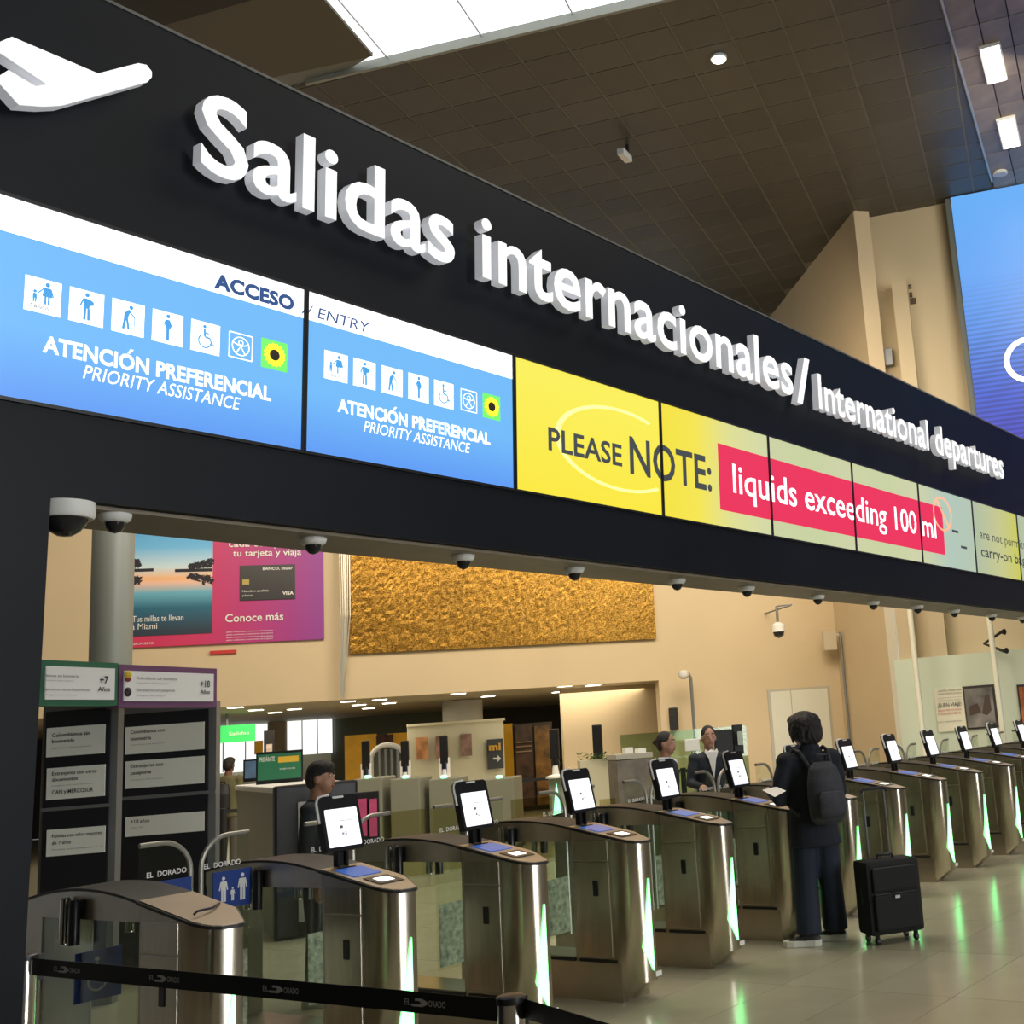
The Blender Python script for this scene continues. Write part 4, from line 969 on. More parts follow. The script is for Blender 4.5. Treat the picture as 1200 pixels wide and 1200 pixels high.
board(441, 861, 461, 873, 30.3, mat('panel_brown', (.10, .03, .02), .5, noise=.6, nscale=6), 'dark brown board above the white arch', name='brown_board')
board(590, 848, 602, 907, 29.5, ORG, 'tall narrow orange panel right of the cream wall', zb=0)
board(298, 868, 308, 884, 32, ORG, 'small yellow board left of the black totem', name='yellow_board')
REF = (630, 876, 28.6)
s_ = empty('shop_front', foot(630, 860, 28.6), 'dark shop front with golden figures printed on its glass', 'shop')
dbox('frame', 602, 847, 648, 906, 28.6, .1, mat('shop_frame', (.03, .02, .015), .4), s_, zb=0)
dbox('shop_panel', 604, 850, 624, 906, 28.5, .03, mat('shop_brown', (.06, .028, .015), .4, noise=.6, nscale=5), s_, zb=.1)
dbox('gold_print', 627, 850, 646, 906, 28.5, .03, mat('shop_gold', (.17, .085, .015), .4, noise=1.0, nscale=3.2), s_, zb=.1)
for y in (869, 874, 880): dbox('shelf', 605, y, 623, y + 1.2, 28.4, .03, mat('shelf_light', (.35, .22, .12), .4), s_)
# cream exhibition wall with four prints
REF = (535, 876, 26)
s_ = empty('exhibition_wall', foot(535, 880, 26), 'cream freestanding wall with small prints behind the gates', 'partition')
dbox('panel', 478, 847, 591, 906, 26, .12, mat('exhibit_cream', (.62, .60, .44), .6), s_, zb=0)
dbox('top_rail', 477, 845, 592, 848, 25.95, .2, CREAM, s_)
for x0, y0, x1, y1, c in ((488, 864, 502, 890, (.55, .25, .10)), (511, 862, 524, 889, (.30, .16, .13)), (540, 860, 553, 886, (.25, .15, .12)), (571, 866, 590, 901, (.035, .04, .045))):
    pr = dbox('print', x0, y0, x1, y1, 25.9, .03, mat('print_%d' % x0, c, .5, noise=.5 if x0 < 560 else .05, nscale=4), s_, off=.0)
dtext('mi', 573, 879.5, 587, 25.85, 8, mat('print_orange', (.6, .35, .05), .5), s_, bold=.04)
MB().prism([at(x, y, 25.8) for x, y in ((578, 888), (583, 888), (583, 885), (587, 889), (583, 893), (583, 890), (578, 890))], F * .01).build('arrow', WHITE, s_)
REF = None
# white arch
s_ = empty('walk_arch', foot(455, 895, 24), 'white rounded arch with dark ribbed doors in front of the orange panels', 'arch')
pts_o = [at(455 + 20 * math.cos(a), 890 - 17 * math.sin(a), 24) for a in [math.pi * k / 14 for k in range(15)]]
MB().tube([Vector((pts_o[0].x, pts_o[0].y, 0))] + pts_o + [Vector((pts_o[-1].x, pts_o[-1].y, 0))], .055, 8).build('arch_frame', WHITE, s_, smooth=True)
MB().prism([p for p in [Vector((pts_o[0].x, pts_o[0].y, .02))] + pts_o + [Vector((pts_o[-1].x, pts_o[-1].y, .02))]], F * .08).build('doors', mat('arch_dark', (.10, .11, .09), .4), s_)
for k in range(4): q_ = at(445 + 7 * k, 878, 23.9); MB().tube([Vector((q_.x, q_.y, .02)), q_], .03, 6).build('rib', GREYM, s_)
# green direction signs and black totem, monitors
GS = mat('green_sign', (.03, .5, .10), .5, emit=.45, ecol=(.05, .85, .18))
REF = (275, 860, 25)
s_ = empty('green_hanging_sign', at(275, 850, 25), 'green lit hanging direction sign right of the purple totem', 'sign')
dbox('board', 240, 850, 299, 870, 25, .1, GS, s_); dtext('Salidas', 268, 862, 292, 24.95, 4, WHITE, s_)
P_ = at(266, 850, 25); MB().tube([P_, Vector((P_.x, P_.y, 2.9))], .03, 6).build('rod', GREYM, s_)
REF = (315, 880, 24)
s_ = empty('black_totem', foot(315, 880, 24), 'narrow black advertising totem beside the tan column', 'sign')
dbox('body', 309, 856, 321, 885, 24, .1, BLACKM, s_, zb=0); dbox('bottle_print', 312, 872, 319, 883, 23.95, .02, mat('print_pale', (.5, .4, .35), .5, noise=.5, nscale=8), s_)
REF = (327, 900, 13)
s_ = empty('green_monitor', at(327, 895, 13), 'wide monitor with a green and yellow advertisement on the counter', 'screen')
dbox('housing', 300, 880, 355, 918, 13, .06, BLACKM, s_); dbox('display', 302, 883, 353, 913, 12.98, .01, mat('mon_green', (.02, .12, .06), .4, emit=.25, ecol=(.03, .22, .09)), s_, off=.01)
dbox('yellow_strip', 326, 886, 350, 893, 12.9, .01, mat('mon_yellow', (.4, .25, .02), .4, emit=.4, ecol=(.7, .42, .04)), s_, off=.01)
dtext('PREPÁRATE', 304, 893, 322, 12.9, 5, WHITE, s_, bold=.02); dtext('lo mejor de tu viaje', 328, 902, 346, 12.9, 2.4, WHITE, s_)
dbox('foot', 324, 917, 332, 922, 12.98, .06, BLACKM, s_)
REF = (293, 900, 14)
s_ = empty('small_monitor', at(293, 900, 14), 'small bluish monitor partly hidden by the green monitor', 'screen')
dbox('housing', 285, 890, 300, 916, 14, .05, BLACKM, s_); dbox('display', 287, 892, 300, 912, 13.98, .01, mat('mon_blue', (.05, .09, .14), .4, emit=.3, ecol=(.12, .2, .3), noise=.4, nscale=6), s_)
REF = None
# information counter
s_ = empty('information_counter', foot(315, 930, 12.5), 'white counter with a rounded black end behind the two totems', 'counter')
c0 = foot(278, 930, 13.6); c1 = foot(324, 930, 11.2); cdn = (c1 - c0).normalized(); cn = Vector((cdn.y, -cdn.x, 0)); cn = cn if cn.dot(F) > 0 else -cn
CT = 1.42
MB().frame(c0 + Z * .0, cdn, Z, cn, (c1 - c0).length, CT - .05, .7).build('body', mat('counter_grey', (.36, .36, .30), .5), s_)
MB().frame(c0 + Z * (CT - .05) - cn * .03, cdn, Z, cn, (c1 - c0).length + .02, .06, .76).build('worktop', WHITE, s_, bev=.02)
MB().frame(c1 - cn * .04, cdn, Z, cn, .10, CT + .02, .80).build('end_panel', BLACK, s_, bev=.03)
MB().frame(c1 + cn * .18 + cdn * .10 + Z * .15, cdn, Z, cn, .02, CT - .3, .42).build('end_inset', mat('inset_grey', (.40, .42, .42), .5), s_)
# queue-name totems: their headers form one straight line receding to the right
HREF = (140, 800, 8.6)
def hdepth(x):
    n_ = ang(110); return proj(onP(x, 830, at(*HREF), n_))[2]
def totem(x0, x1, ytop, ymid, d, label, hcol, head, plates, plus):
    s_ = empty('queue_totem', foot((x0 + x1) / 2, 900, d), label, 'sign')
    global REF
    REF = ((x0 + x1) / 2, 900, d); dn = ang(-52)
    dbox('body', x0, ymid - 3, x1, 1000, d, .10, GREYM, s_, dn=dn, zb=0)
    dbox('inner_panel', x0 + 4, ymid + 6, x1 - 9, 1000, d - .01, .02, mat('totem_black', (.012, .014, .02), .4), s_, dn=dn, zb=.05, off=.012)
    REF = HREF; dh = ang(20)
    hb = dbox('header', x0 - 1, ytop, x1 + 1, ymid + 1, 8.6, .10, mat('header_' + head, hcol, .5), s_, dn=dh)
    dbox('header_face', x0 + 4, ytop + 7, x1 - 4, ymid - 6, 8.6, .01, mat('header_face', (.66, .68, .66), .4, emit=.10, ecol=(1, 1, 1)), s_, dn=dh, off=.012)
    REF = ((x0 + x1) / 2, 900, d)
    for (y0, y1, lines) in plates:
        pl_ = dbox('plate', x0 + 8, y0, x1 - 13, y1, d - .03, .012, mat('plate_cream', (.66, .68, .60), .4, emit=.05, ecol=(1, 1, .9)), s_, dn=dn, off=.02)
        for (dy, txt_, cp, wd) in lines: dtext(txt_, x0 + 13, y0 + dy, x0 + 13 + wd, d - .03, cp, INK if cp > 2.5 else LINK_, s_, dn=dn, off=.026, bold=.01 if cp > 2.5 else 0, mid=((x0 + x1) / 2, (y0 + y1) / 2))
    dbox('cross_rail', x0, plates[1][1] + 9, x1, plates[1][1] + 13, d - .02, .012, GREYM, s_, dn=dn, off=.014)
    REF = HREF
    for (x, y, txt_, cp, wd) in plus: dtext(txt_, x, y, x + wd, 8.6, cp, INK if cp > 2.4 else LINK_, s_, dn=dh, off=.02, bold=.02 if cp > 4 else 0, mid=((x0 + x1) / 2, (ytop + ymid) / 2))
    REF = None
    return s_
totem(48, 137, 775, 826, hdepth(96) + .6, 'left queue totem with green header and three cream plates', (.035, .16, .085), 'green',
      [(851, 885, [(13, 'Colombianos sin', 4.2, 44), (20, 'biometría', 4.2, 26), (27, 'Colombians without biometrics', 1.7, 46)]), (898, 935, [(11, 'Extranjeros con otros', 4.2, 52), (18, 'documentos', 4.2, 30), (24, 'Foreigners with other documents', 1.6, 48), (33, 'CAN y MERCOSUR', 4.6, 48)]), (970, 1001, [(12, 'Familias con niños mayores', 3.8, 58), (20, 'de 7 años', 3.8, 22), (27, 'Families with children over 7', 1.7, 58)])],
      [(54, 793, 'bianos sin biometría', 3.2, 38), (54, 798, 'Colombians without biometrics', 1.8, 32), (50, 809, 'anjeros con otros documentos', 3.2, 56), (54, 815, 'Foreigners with other documents', 1.8, 36), (117, 801, '+7', 8.5, 10), (115, 810, 'Años', 5, 14)])
totem(140, 253, 781, 828, hdepth(200) + .8, 'right queue totem with purple header beside the information counter', (.17, .075, .17), 'purple',
      [(849, 881, [(11, 'Colombianos con', 4.0, 40), (19, 'biometría', 4.0, 24), (25, 'Colombians with biometrics', 1.6, 40)]), (889, 921, [(11, 'Extranjeros con', 4.0, 38), (19, 'pasaporte', 4.0, 24), (26, 'Foreigners with passport', 1.6, 38)]), (954, 977, [(11, '+18 años', 4.0, 22), (17, 'years old', 1.8, 14)])],
      [(160, 796, 'Colombianos con biometría', 3.2, 47), (160, 801, 'Colombians with biometrics', 1.8, 38), (160, 810, 'Extranjeros con pasaporte', 3.2, 45), (160, 816, 'Foreigners with passport', 1.8, 34), (235, 805, '+18', 7.5, 11), (235, 813, 'Años', 4.5, 11)])
# yellow-red flag drop and globe on the purple header
# (small emblems)
def hp_(x, y): return onP(x, y, at(*HREF) - ang(110) * .03, ang(110))
P_ = hp_(150, 791)
o = bpy.data.objects['queue_totem.001']
MB().ball(P_, .030, .012, .034).build('flag_emblem', mat('emblem_yellow', (.75, .55, .03), .5), o, smooth=True)
MB().ball(hp_(150, 796), .025, .012, .020).build('flag_emblem', mat('emblem_red', (.30, .05, .05), .5), o, smooth=True)
MB().ball(hp_(150, 811), .028, .012, .036).build('globe_emblem', mat('emblem_dark', (.05, .05, .05), .5, noise=1, nscale=30), o, smooth=True)
# pink totem
REF = (430, 960, 10.5)
s_ = empty('pink_totem', foot(430, 965, 10.5), 'black-framed screen with pink stripes right of the nearest tablet', 'screen')
dbox('housing', 414, 928, 445, 1000, 10.5, .08, BLACKM, s_, zb=0, bev=.01)
for a, b_ in ((419, 430), (433, 442)): dbox('stripe', a, 936, b_, 980, 10.48, .01, mat('pink_lit', (.35, .05, .10), .4, emit=.28, ecol=(.75, .10, .22), noise=.3, nscale=10), s_, off=.01)
REF = None
# black belt barrier in the distance
pts_b = [(262, 940, 17), (395, 932, 19), (462, 921, 20), (545, 913, 20.5), (594, 909, 20.7), (655, 905, 20.8), (722, 903, 20), (800, 897, 19.5), (868, 892, 19)]
names_b = ['distant black post behind the counter', 'distant black post behind the first tablet', 'distant black post right of the pink totem', 'distant black post below the cream wall', 'distant black post left of the dark shop', 'distant black post at the first green lit scanner', 'distant black post beside the grey desk', 'distant black post between the two women', 'distant black post left of the white door']
pv = None
for (x, y, d), lb in zip(pts_b, names_b):
    p = at(x, y, d); p.z = 1.0
    s_ = empty('queue_post', (p.x, p.y, 0), lb, 'post', 'black queue posts in the distance')
    MB().lathe((p.x, p.y, 0), [(.16, 0), (.16, .02), (.045, .04), (.045, 1.0), (.05, 1.0), (.05, 1.04)], 12).build('pole', BLACKM, s_)
    if pv is not None:
        dd = Vector((p.x - pv.x, p.y - pv.y, 0)); n_ = Vector((dd.y, -dd.x, 0)).normalized()
        o = MB().frame(Vector((pv.x, pv.y, .96)) + dd.normalized() * .055, dd.normalized(), Z, n_, dd.length - .11, .055, .004).build('queue_belt', BLACKM); tag(o, 'black belt from the ' + lb.replace('distant black ', '')[0:] if False else 'black queue belt leading left from the ' + lb[8:].strip(), 'belt', 'black queue belts in the distance')
    pv = p
# passport scanners (second row of gates)
for i, (x, y, d, lit, lb) in enumerate(((429, 868, 23, 0, 'white scanner unit left of the white arch'), (475, 868, 23, 0, 'white scanner unit right of the white arch'), (521, 862, 23, 0, 'black and white scanner unit in front of the cream wall'), (651, 854, 19, 1, 'scanner with green light beside the dark shop'), (702, 849, 18.5, 1, 'scanner with green light in front of the recess'))):
    p = foot(x, 900, d); zt_ = at(x, y, d).z; s_ = empty('passport_scanner', p, lb, 'scanner', 'passport scanners behind the gates')
    fx = Vector((F.x, F.y, 0)).normalized(); rx = Vector((RT.x, RT.y, 0)).normalized()
    MB().frame(p - rx * .13, rx, Z, fx, .26, 1.05, .9).build('body', CREAM if i < 3 else mat('scan_grey', (.30, .32, .27), .4), s_, bev=.02)
    MB().lathe(p + Z * 1.05, [(.17, 0), (.17, .03), (.06, .06), (.05, .2)], 14).build('collar', WHITE, s_, smooth=True)
    MB().tube([p + Z * 1.1, p + Z * 1.28 + fx * .03, p + Z * 1.42], [.05, .075, .05], 8).build('arm', BLACK, s_, smooth=True)
    MB().frame(p - rx * .08 - fx * .03 + Z * 1.36, rx, Z, fx, .16, zt_ - 1.36, .06).build('head', BLACK, s_, bev=.015)
    if not lit: MB().frame(p - rx * .11 - fx * .02 + Z * 1.06, rx, Z, fx, .22, .42, .05).build('white_shell', WHITE, s_, bev=.03); MB().frame(p - rx * .05 - fx * .03 + Z * 1.12, rx, Z, fx, .10, .24, .02).build('figure_print', BLUE, s_)
    else: MB().prism([p - fx * .012 + Z * .98, p - fx * .012 - rx * .075 + Z * .40, p - fx * .012 + rx * .075 + Z * .40], fx * .006).build('guide_light', mat('green_far', (.3, .9, .6), .4, emit=2.2, ecol=(.3, 1, .55)), s_)
for i, (x, d, lb) in enumerate(((430, 18.6, 'small rear reader with a green lamp under the white arch, left'), (474, 18.6, 'small rear reader with a green lamp under the white arch, right'), (519, 18.8, 'rear reader with a green lamp below the cream wall'), (584, 18.8, 'rear reader with a green lamp below the arrow print'))):
    p = foot(x, 900, d); s_ = empty('rear_reader', p, lb, 'scanner', 'grey rear readers')
    zt_ = at(x, 908 + (438 - x) * -.0 if False else 912, d).z
    fx = Vector((F.x, F.y, 0)).normalized(); rx = Vector((RT.x, RT.y, 0)).normalized()
    MB().frame(p - rx * .24, rx, Z, fx, .48, zt_, .8).build('cabinet', mat('cab_grey', (.22, .23, .18), .4), s_, bev=.02)
    MB().frame(p - rx * .26 - fx * .02, rx, Z, fx, .52, .03, .8).build('plinth', BLACKM, s_)
    MB().ball(p + Z * (zt_ + .02) + fx * .05, .06, .06, .03).build('status_lamp', mat('green_far', (.3, .9, .6)), s_)
# rows of cream partitions on the floor beyond the gates
for i, (x0, x1, y0, d, lb) in enumerate(((448, 500, 950, 15.5, 'low cream panel behind the second tablet gate, left'), (505, 560, 945, 16, 'low cream panel behind the second tablet'), (600, 648, 935, 16.5, 'low cream panel left of the third tablet'), (705, 745, 935, 15, 'low cream panel right of the third tablet'))):
    o = dbox('low_partition', x0, y0, x1, 1000, d, .05, glass('cream_glass', (.80, .78, .62), .1, .1), zb=0.02); tag(o, lb, 'partition', 'low see-through partitions')
# desks, monitors and low partition beside the officers
REF = (742, 905, 15)
s_ = empty('grey_desk', foot(742, 905, 15), 'grey desk with papers left of the woman officer', 'desk')
dbox('top', 722, 883, 765, 889, 15, .6, mat('desk_top', (.45, .43, .36), .5), s_); dbox('cabinet', 724, 890, 762, 930, 15, .55, mat('desk_grey', (.17, .15, .12), .5, noise=.3, nscale=6), s_, zb=0)
for i, x in enumerate((733, 748)): dbox('paper_stack', x, 876 + i, x + 9, 883, 15.1, .2, PAPER, s_)
REF = None
o = dbox('glass_screen', 728, 858, 815, 892, 17, .03, glass('green_glass', (.62, .74, .62), .15, .05), zb=0); tag(o, 'green glass screen behind the officers desk', 'partition')
o = dbox('glass_screen', 815, 852, 876, 892, 16.5, .03, glass('green_glass'), zb=0); tag(o, 'green glass screen behind the right officer', 'partition')
s_ = empty('plant_box', foot(700, 890, 17), 'low planter with green leaves beside the second green lit scanner', 'plant')
dbox('planter', 680, 890, 720, 905, 17, .22, CREAM, s_, zb=0)
pm_ = MB(); rnd = random.Random(11)
for i in range(110):
    q_ = at(rnd.uniform(679, 721), rnd.uniform(884, 891), 17.0 + rnd.uniform(-.02, .15)); a = rnd.uniform(0, 6.28); u_ = Vector((math.cos(a), math.sin(a), rnd.uniform(-.3, .8))) * .07; v_ = Vector((-math.sin(a), math.cos(a), 0)) * .022
    pm_.add([q_, q_ + u_ * .5 + v_, q_ + u_, q_ + u_ * .5 - v_], [(0, 1, 2, 3)])
o = pm_.build('foliage', mat('plant_green', (.06, .13, .03), .7), s_); o['kind'] = 'stuff'
REF = (858, 870, 14.5)
s_ = empty('desk_monitors', foot(858, 880, 14.5), 'black monitors standing behind the right officer', 'screen')
for a, b_, c, d_ in ((838, 859, 855, 882), (860, 871, 849, 884)): dbox('monitor', a, c, b_, d_, 14.5, .06, BLACKM, s_, bev=.01)
dbox('white_panel', 864, 857, 870, 873, 14.45, .01, mat('mon_pale', (.4, .45, .38), .5), s_, off=.02)
dbox('stand', 850, 882, 866, 895, 14.6, .05, BLACKM, s_, zb=0)
REF = None
s_ = empty('card_stand', foot(811, 880, 15.8), 'white round-cornered card on a thin stand beside the right officer', 'sign')
dbox('card', 803, 866, 820, 880, 15.8, .03, PAPER, s_, bev=.01); dbox('stand_pole', 811, 880, 812, 890, 15.8, .03, GREYM, s_, zb=0)

# ================================================================== PEOPLE
def fuse(name, shapes, m, parent, vox=.012, smooth=6):
    """capsules and ellipsoids melted into one continuous surface"""
    mb = MB()
    for s in shapes:
        if s[0] == 'c': mb.tube(s[1], s[2], 12)
        elif s[0] == 'e': mb.ball(s[1], *s[2], 16, 10)
        elif s[0] == 'l':                                   # loft of ellipses: (centre, rx, ry)
            n = 18; vs = []; fs = []
            for c, rx_, ry_ in s[1]:
                for k in range(n): a = 2 * math.pi * k / n; vs.append(Vector(c) + Vector((rx_ * math.cos(a), ry_ * math.sin(a), 0)))
            for i in range(len(s[1]) - 1):
                for k in range(n): fs.append((i * n + k, i * n + (k + 1) % n, (i + 1) * n + (k + 1) % n, (i + 1) * n + k))
            fs.append(tuple(range(n - 1, -1, -1))); fs.append(tuple((len(s[1]) - 1) * n + k for k in range(n))); mb.add(vs, fs)
    o = mb.build(name, m, parent, local=True)
    bm = bmesh.new(); bm.from_mesh(o.data); bmesh.ops.recalc_face_normals(bm, faces=bm.faces); bm.to_mesh(o.data); bm.free()
    r = o.modifiers.new('r', 'REMESH'); r.mode = 'VOXEL'; r.voxel_size = vox; r.use_smooth_shade = True
    s_ = o.modifiers.new('s', 'SMOOTH'); s_.iterations = smooth; s_.factor = .5
    return o
def V3(*a): return Vector(a)
def bez(p, r, k=3): return ('c', [Vector(q) for q in p], r)
def head_shapes(c, s=1.0, fw=1):
    """c = centre of the skull; the face looks along +y"""
    c = Vector(c)
    return [('e', c + V3(0, -.005, .02) * s, (.074 * s, .092 * s, .105 * s)), ('e', c + V3(0, .028, -.05) * s, (.056 * s, .062 * s, .072 * s)), ('e', c + V3(0, .052, -.098) * s, (.028 * s, .026 * s, .022 * s)),
            ('c', [c + V3(0, .088, .005) * s, c + V3(0, .102, -.030) * s, c + V3(0, .092, -.040) * s], [.008 * s, .014 * s, .012 * s]), ('e', c + V3(0, .084, -.068) * s, (.022 * s, .012 * s, .009 * s)),
            ('e', c + V3(.078, -.005, -.015) * s, (.012 * s, .022 * s, .032 * s)), ('e', c + V3(-.078, -.005, -.015) * s, (.012 * s, .022 * s, .032 * s)),
            ('c', [c + V3(0, -.02, -.06) * s, c + V3(0, -.035, -.19) * s], [.056 * s, .060 * s])]
def hand_shapes(wrist, d, up, side, curl=.5):
    """palm with four bent fingers and a thumb leaving the side; d = pointing direction, up = back of the hand, side = thumb side"""
    w_ = Vector(wrist); d = Vector(d).normalized(); up = Vector(up); up = (up - d * up.dot(d)).normalized(); sd_ = Vector(side); sd_ = (sd_ - d * sd_.dot(d) - up * sd_.dot(up)).normalized()
    out = [('c', [w_, w_ + d * .045, w_ + d * .085], [.026, .034, .030]), ('c', [w_ + sd_ * .02 + d * .02, w_ + sd_ * .03 + d * .08], [.018, .016]), ('c', [w_ - sd_ * .02 + d * .02, w_ - sd_ * .028 + d * .078], [.018, .015])]
    for k, (o_, L) in enumerate(((.030, .068), (.010, .078), (-.010, .072), (-.029, .056))):
        b_ = w_ + d * .082 + sd_ * o_; c1 = b_ + d * L * .45 - up * curl * .008; c2 = c1 + (d * (1 - curl * .5) - up * curl).normalized() * L * .32; c3 = c2 + (d * (1 - curl) - up * (curl * 1.5 + .1)).normalized() * L * .28
        out.append(('c', [b_ - d * .015, c1, c2, c3], [.0105, .0095, .0085, .0075]))
    t0_ = w_ + d * .03 + sd_ * .03; out.append(('c', [t0_, t0_ + (d + sd_ * .8).normalized() * .035 - up * .01, t0_ + (d + sd_ * .25).normalized() * .062 - up * .025], [.014, .012, .009]))
    return out
SHOEW = mat('shoe_white', (.72, .70, .62), .5); SHOEB = mat('shoe_black', (.02, .02, .02), .5)
def shoe(parent, c, rot=0):
    c0 = Vector(c); c = Vector((0, 0, 0)); mb = MB()
    def ring(y, w_, z0, z1): return [c + V3(x * w_, y, z0 + (z1 - z0) * t) for x, t in ((-1, 0), (-1, .5), (-.7, .9), (0, 1), (.7, .9), (1, .5), (1, 0))]
    rows = [(-.09, .030, .012, .06), (-.075, .038, .014, .10), (-.02, .040, .014, .105), (.05, .042, .014, .085), (.12, .046, .012, .06), (.17, .038, .012, .045), (.19, .018, .014, .03)]
    vs = []; fs = []
    for r_ in rows: vs += ring(*r_)
    for i in range(len(rows) - 1):
        for k in range(6): a = i * 7 + k; fs.append((a, a + 1, a + 8, a + 7))
        fs.append((i * 7 + 6, i * 7, i * 7 + 7, i * 7 + 13))
    fs.append(tuple(range(7))); fs.append(tuple(range(len(vs) - 1, len(vs) - 8, -1)))
    up_ = mb.add(vs, fs).build('shoe', SHOEB, parent, smooth=True, local=True)
    so = MB(); outl = [(-.035, -.095), (-.046, -.05), (-.042, .03), (-.052, .11), (-.042, .17), (-.015, .20), (.015, .20), (.042, .17), (.052, .11), (.042, .03), (.046, -.05), (.035, -.095)]
    so.prism([c + V3(x, y, 0) for x, y in outl], V3(0, 0, .048)); s_ = so.build('sole', SHOEW, up_, bev=.006, local=True)
    up_.location = c0; up_.rotation_euler = (0, 0, math.radians(rot))
    return up_
# ---- traveller: seen from behind, left arm reaching forward with a paper
TR_ = math.radians(-36)
def traveller():
    fp = onZ(966, 1106, 0); R_ = empty('person', (fp.x, fp.y, 0), 'person in navy coat and trousers with grey backpack, holding out a white paper', 'person', rz=TR_)
        # local frame: +y is where the person faces
    L_sh, R_sh = V3(-.185, 0, 1.40), V3(.185, -.01, 1.40)
    L_el, L_wr = V3(-.265, .0, 1.10), V3(-.235, .25, 1.155)
    R_el, R_wr = V3(.25, .02, 1.12), V3(.22, .20, .95)
    hipL, hipR = V3(-.085, 0, .88), V3(.085, 0, .88); knL, knR = V3(-.10, .02, .48), V3(.11, .03, .48); anL, anR = V3(-.115, -.02, .09), V3(.12, .06, .09)
    hd = V3(-.01, .035, 1.62)
    Rb = Matrix.Rotation(math.radians(24), 3, 'Z')
    body = [('e', hd + Rb @ (Vector(h_[1]) - hd), h_[2]) if h_[0] == 'e' else ('c', [hd + Rb @ (Vector(q_) - hd) for q_ in h_[1]], h_[2]) for h_ in head_shapes(hd)]
    body += [('l', [((0, 0, .80), .15, .11), ((0, 0, .95), .16, .11), ((0, 0, 1.08), .135, .10), ((0, .0, 1.25), .16, .11), ((0, -.005, 1.38), .165, .10), ((0, -.005, 1.44), .07, .06)]),
            bez([L_sh, L_el, L_wr], [.055, .042, .027]), bez([R_sh, R_el, R_wr], [.055, .042, .027]), bez([hipL, knL, anL], [.085, .055, .036]), bez([hipR, knR, anR], [.085, .055, .036]),
            bez([anL, anL + V3(0, .13, -.05)], [.035, .028]), bez([anR, anR + V3(0, .13, -.05)], [.035, .028])]
    body += hand_shapes(L_wr, (.1, 1, .05), (0, 0, 1), (1, 0, 0), .5) + hand_shapes(R_wr, (0, .8, -.4), (0, .2, 1), (-1, 0, 0), .7)
    fuse('body', body, SKIN, R_, .011, 4)
    hair = [('e', hd + V3(0, -.02, .035), (.128, .135, .112)), ('e', hd + V3(0, -.065, -.04), (.115, .085, .095)), ('e', hd + V3(.085, -.01, -.03), (.045, .075, .085)), ('e', hd + V3(-.085, -.03, .0), (.038, .055, .065)), ('e', hd + V3(0, .04, .075), (.095, .075, .052))]
    rnd = random.Random(2)
    for i in range(60):
        a = rnd.uniform(0, 6.28); z = rnd.uniform(-.11, .06); r_ = .112 * math.sqrt(max(.05, 1 - (z / .17) ** 2))
        if math.sin(a) > .45: continue
        hair.append(('e', hd + V3(r_ * math.cos(a), r_ * math.sin(a) - .022, z + .01), (.022, .022, .03)))
    for i in range(120):
        a = rnd.uniform(math.radians(150), math.radians(400)); z = rnd.uniform(-.06, .10)
        r_ = .118 * math.sqrt(max(.1, 1 - (z / .16) ** 2)); c_ = hd + V3(r_ * math.cos(a), r_ * math.sin(a) * 1.05 - .022, z + .02); o_ = V3(math.cos(a), math.sin(a), 0)
        hair.append(('c', [c_ - o_ * .02, c_ + o_ * .012 - Z * .02, c_ + o_ * rnd.uniform(.002, .016) - Z * rnd.uniform(.05, .075)], [.013, .011, .004]))
    Rh = Matrix.Rotation(math.radians(24), 3, 'Z')
    def turn(sh):
        if sh[0] == 'e': return ('e', hd + Rh @ (Vector(sh[1]) - hd), sh[2])
        return ('c', [hd + Rh @ (Vector(q_) - hd) for q_ in sh[1]], sh[2])
    hair = [turn(h_) for h_ in hair]
    fuse('hair', hair, HAIR, R_, .008, 1)
    coat = [('l', [((0, -.01, .73), .215, .16), ((0, 0, .84), .20, .15), ((0, 0, .98), .19, .14), ((0, 0, 1.15), .185, .14), ((0, -.005, 1.30), .205, .14), ((0, -.01, 1.39), .20, .12), ((0, -.01, 1.44), .12, .095), ((0, -.02, 1.48), .088, .085)]),
            bez([L_sh, L_sh.lerp(L_el, .5) + V3(-.015, 0, 0), L_el, L_wr - V3(0, .03, 0)], [.070, .072, .066, .055]), bez([R_sh, R_sh.lerp(R_el, .5) + V3(.015, 0, 0), R_el, R_wr], [.070, .072, .066, .052]),
            ('e', L_sh + V3(-.005, 0, -.015), (.085, .085, .075)), ('e', R_sh + V3(.005, 0, -.015), (.085, .085, .075)), ('c', [V3(-.07, -.03, 1.475), V3(0, -.075, 1.475), V3(.07, -.03, 1.475)], [.035, .04, .035])]
    fuse('coat', coat, NAVY, R_, .013, 3)
    tr = [('l', [((0, 0, .74), .165, .125), ((0, 0, .85), .168, .125), ((0, 0, .95), .15, .12)]), bez([hipL, knL, V3(-.122, -.01, .085)], [.106, .094, .098]), bez([hipR, knR, V3(.13, .05, .085)], [.106, .094, .098])]
    fuse('trousers', tr, NAVYT, R_, .013, 3)
    shoe(R_, V3(-.125, .0, 0), rot=62); shoe(R_, V3(.125, .07, 0), rot=55)
    # backpack is its own thing, worn on the back
    bk = empty('backpack', (fp.x, fp.y, 0), 'dark grey backpack on the back of the person in navy', 'backpack', rz=TR_)
    BKM = mat('backpack_grey', (.028, .030, .040), .75, noise=.25, nscale=14, bump=.2, bscale=60)
    fuse('bag_body', [('l', [((.02, -.22, .90), .10, .05), ((.02, -.23, .94), .145, .085), ((.02, -.235, 1.08), .155, .10), ((.02, -.225, 1.22), .145, .09), ((.02, -.21, 1.32), .12, .07), ((.02, -.195, 1.37), .07, .045)])], BKM, bk, .013, 5)
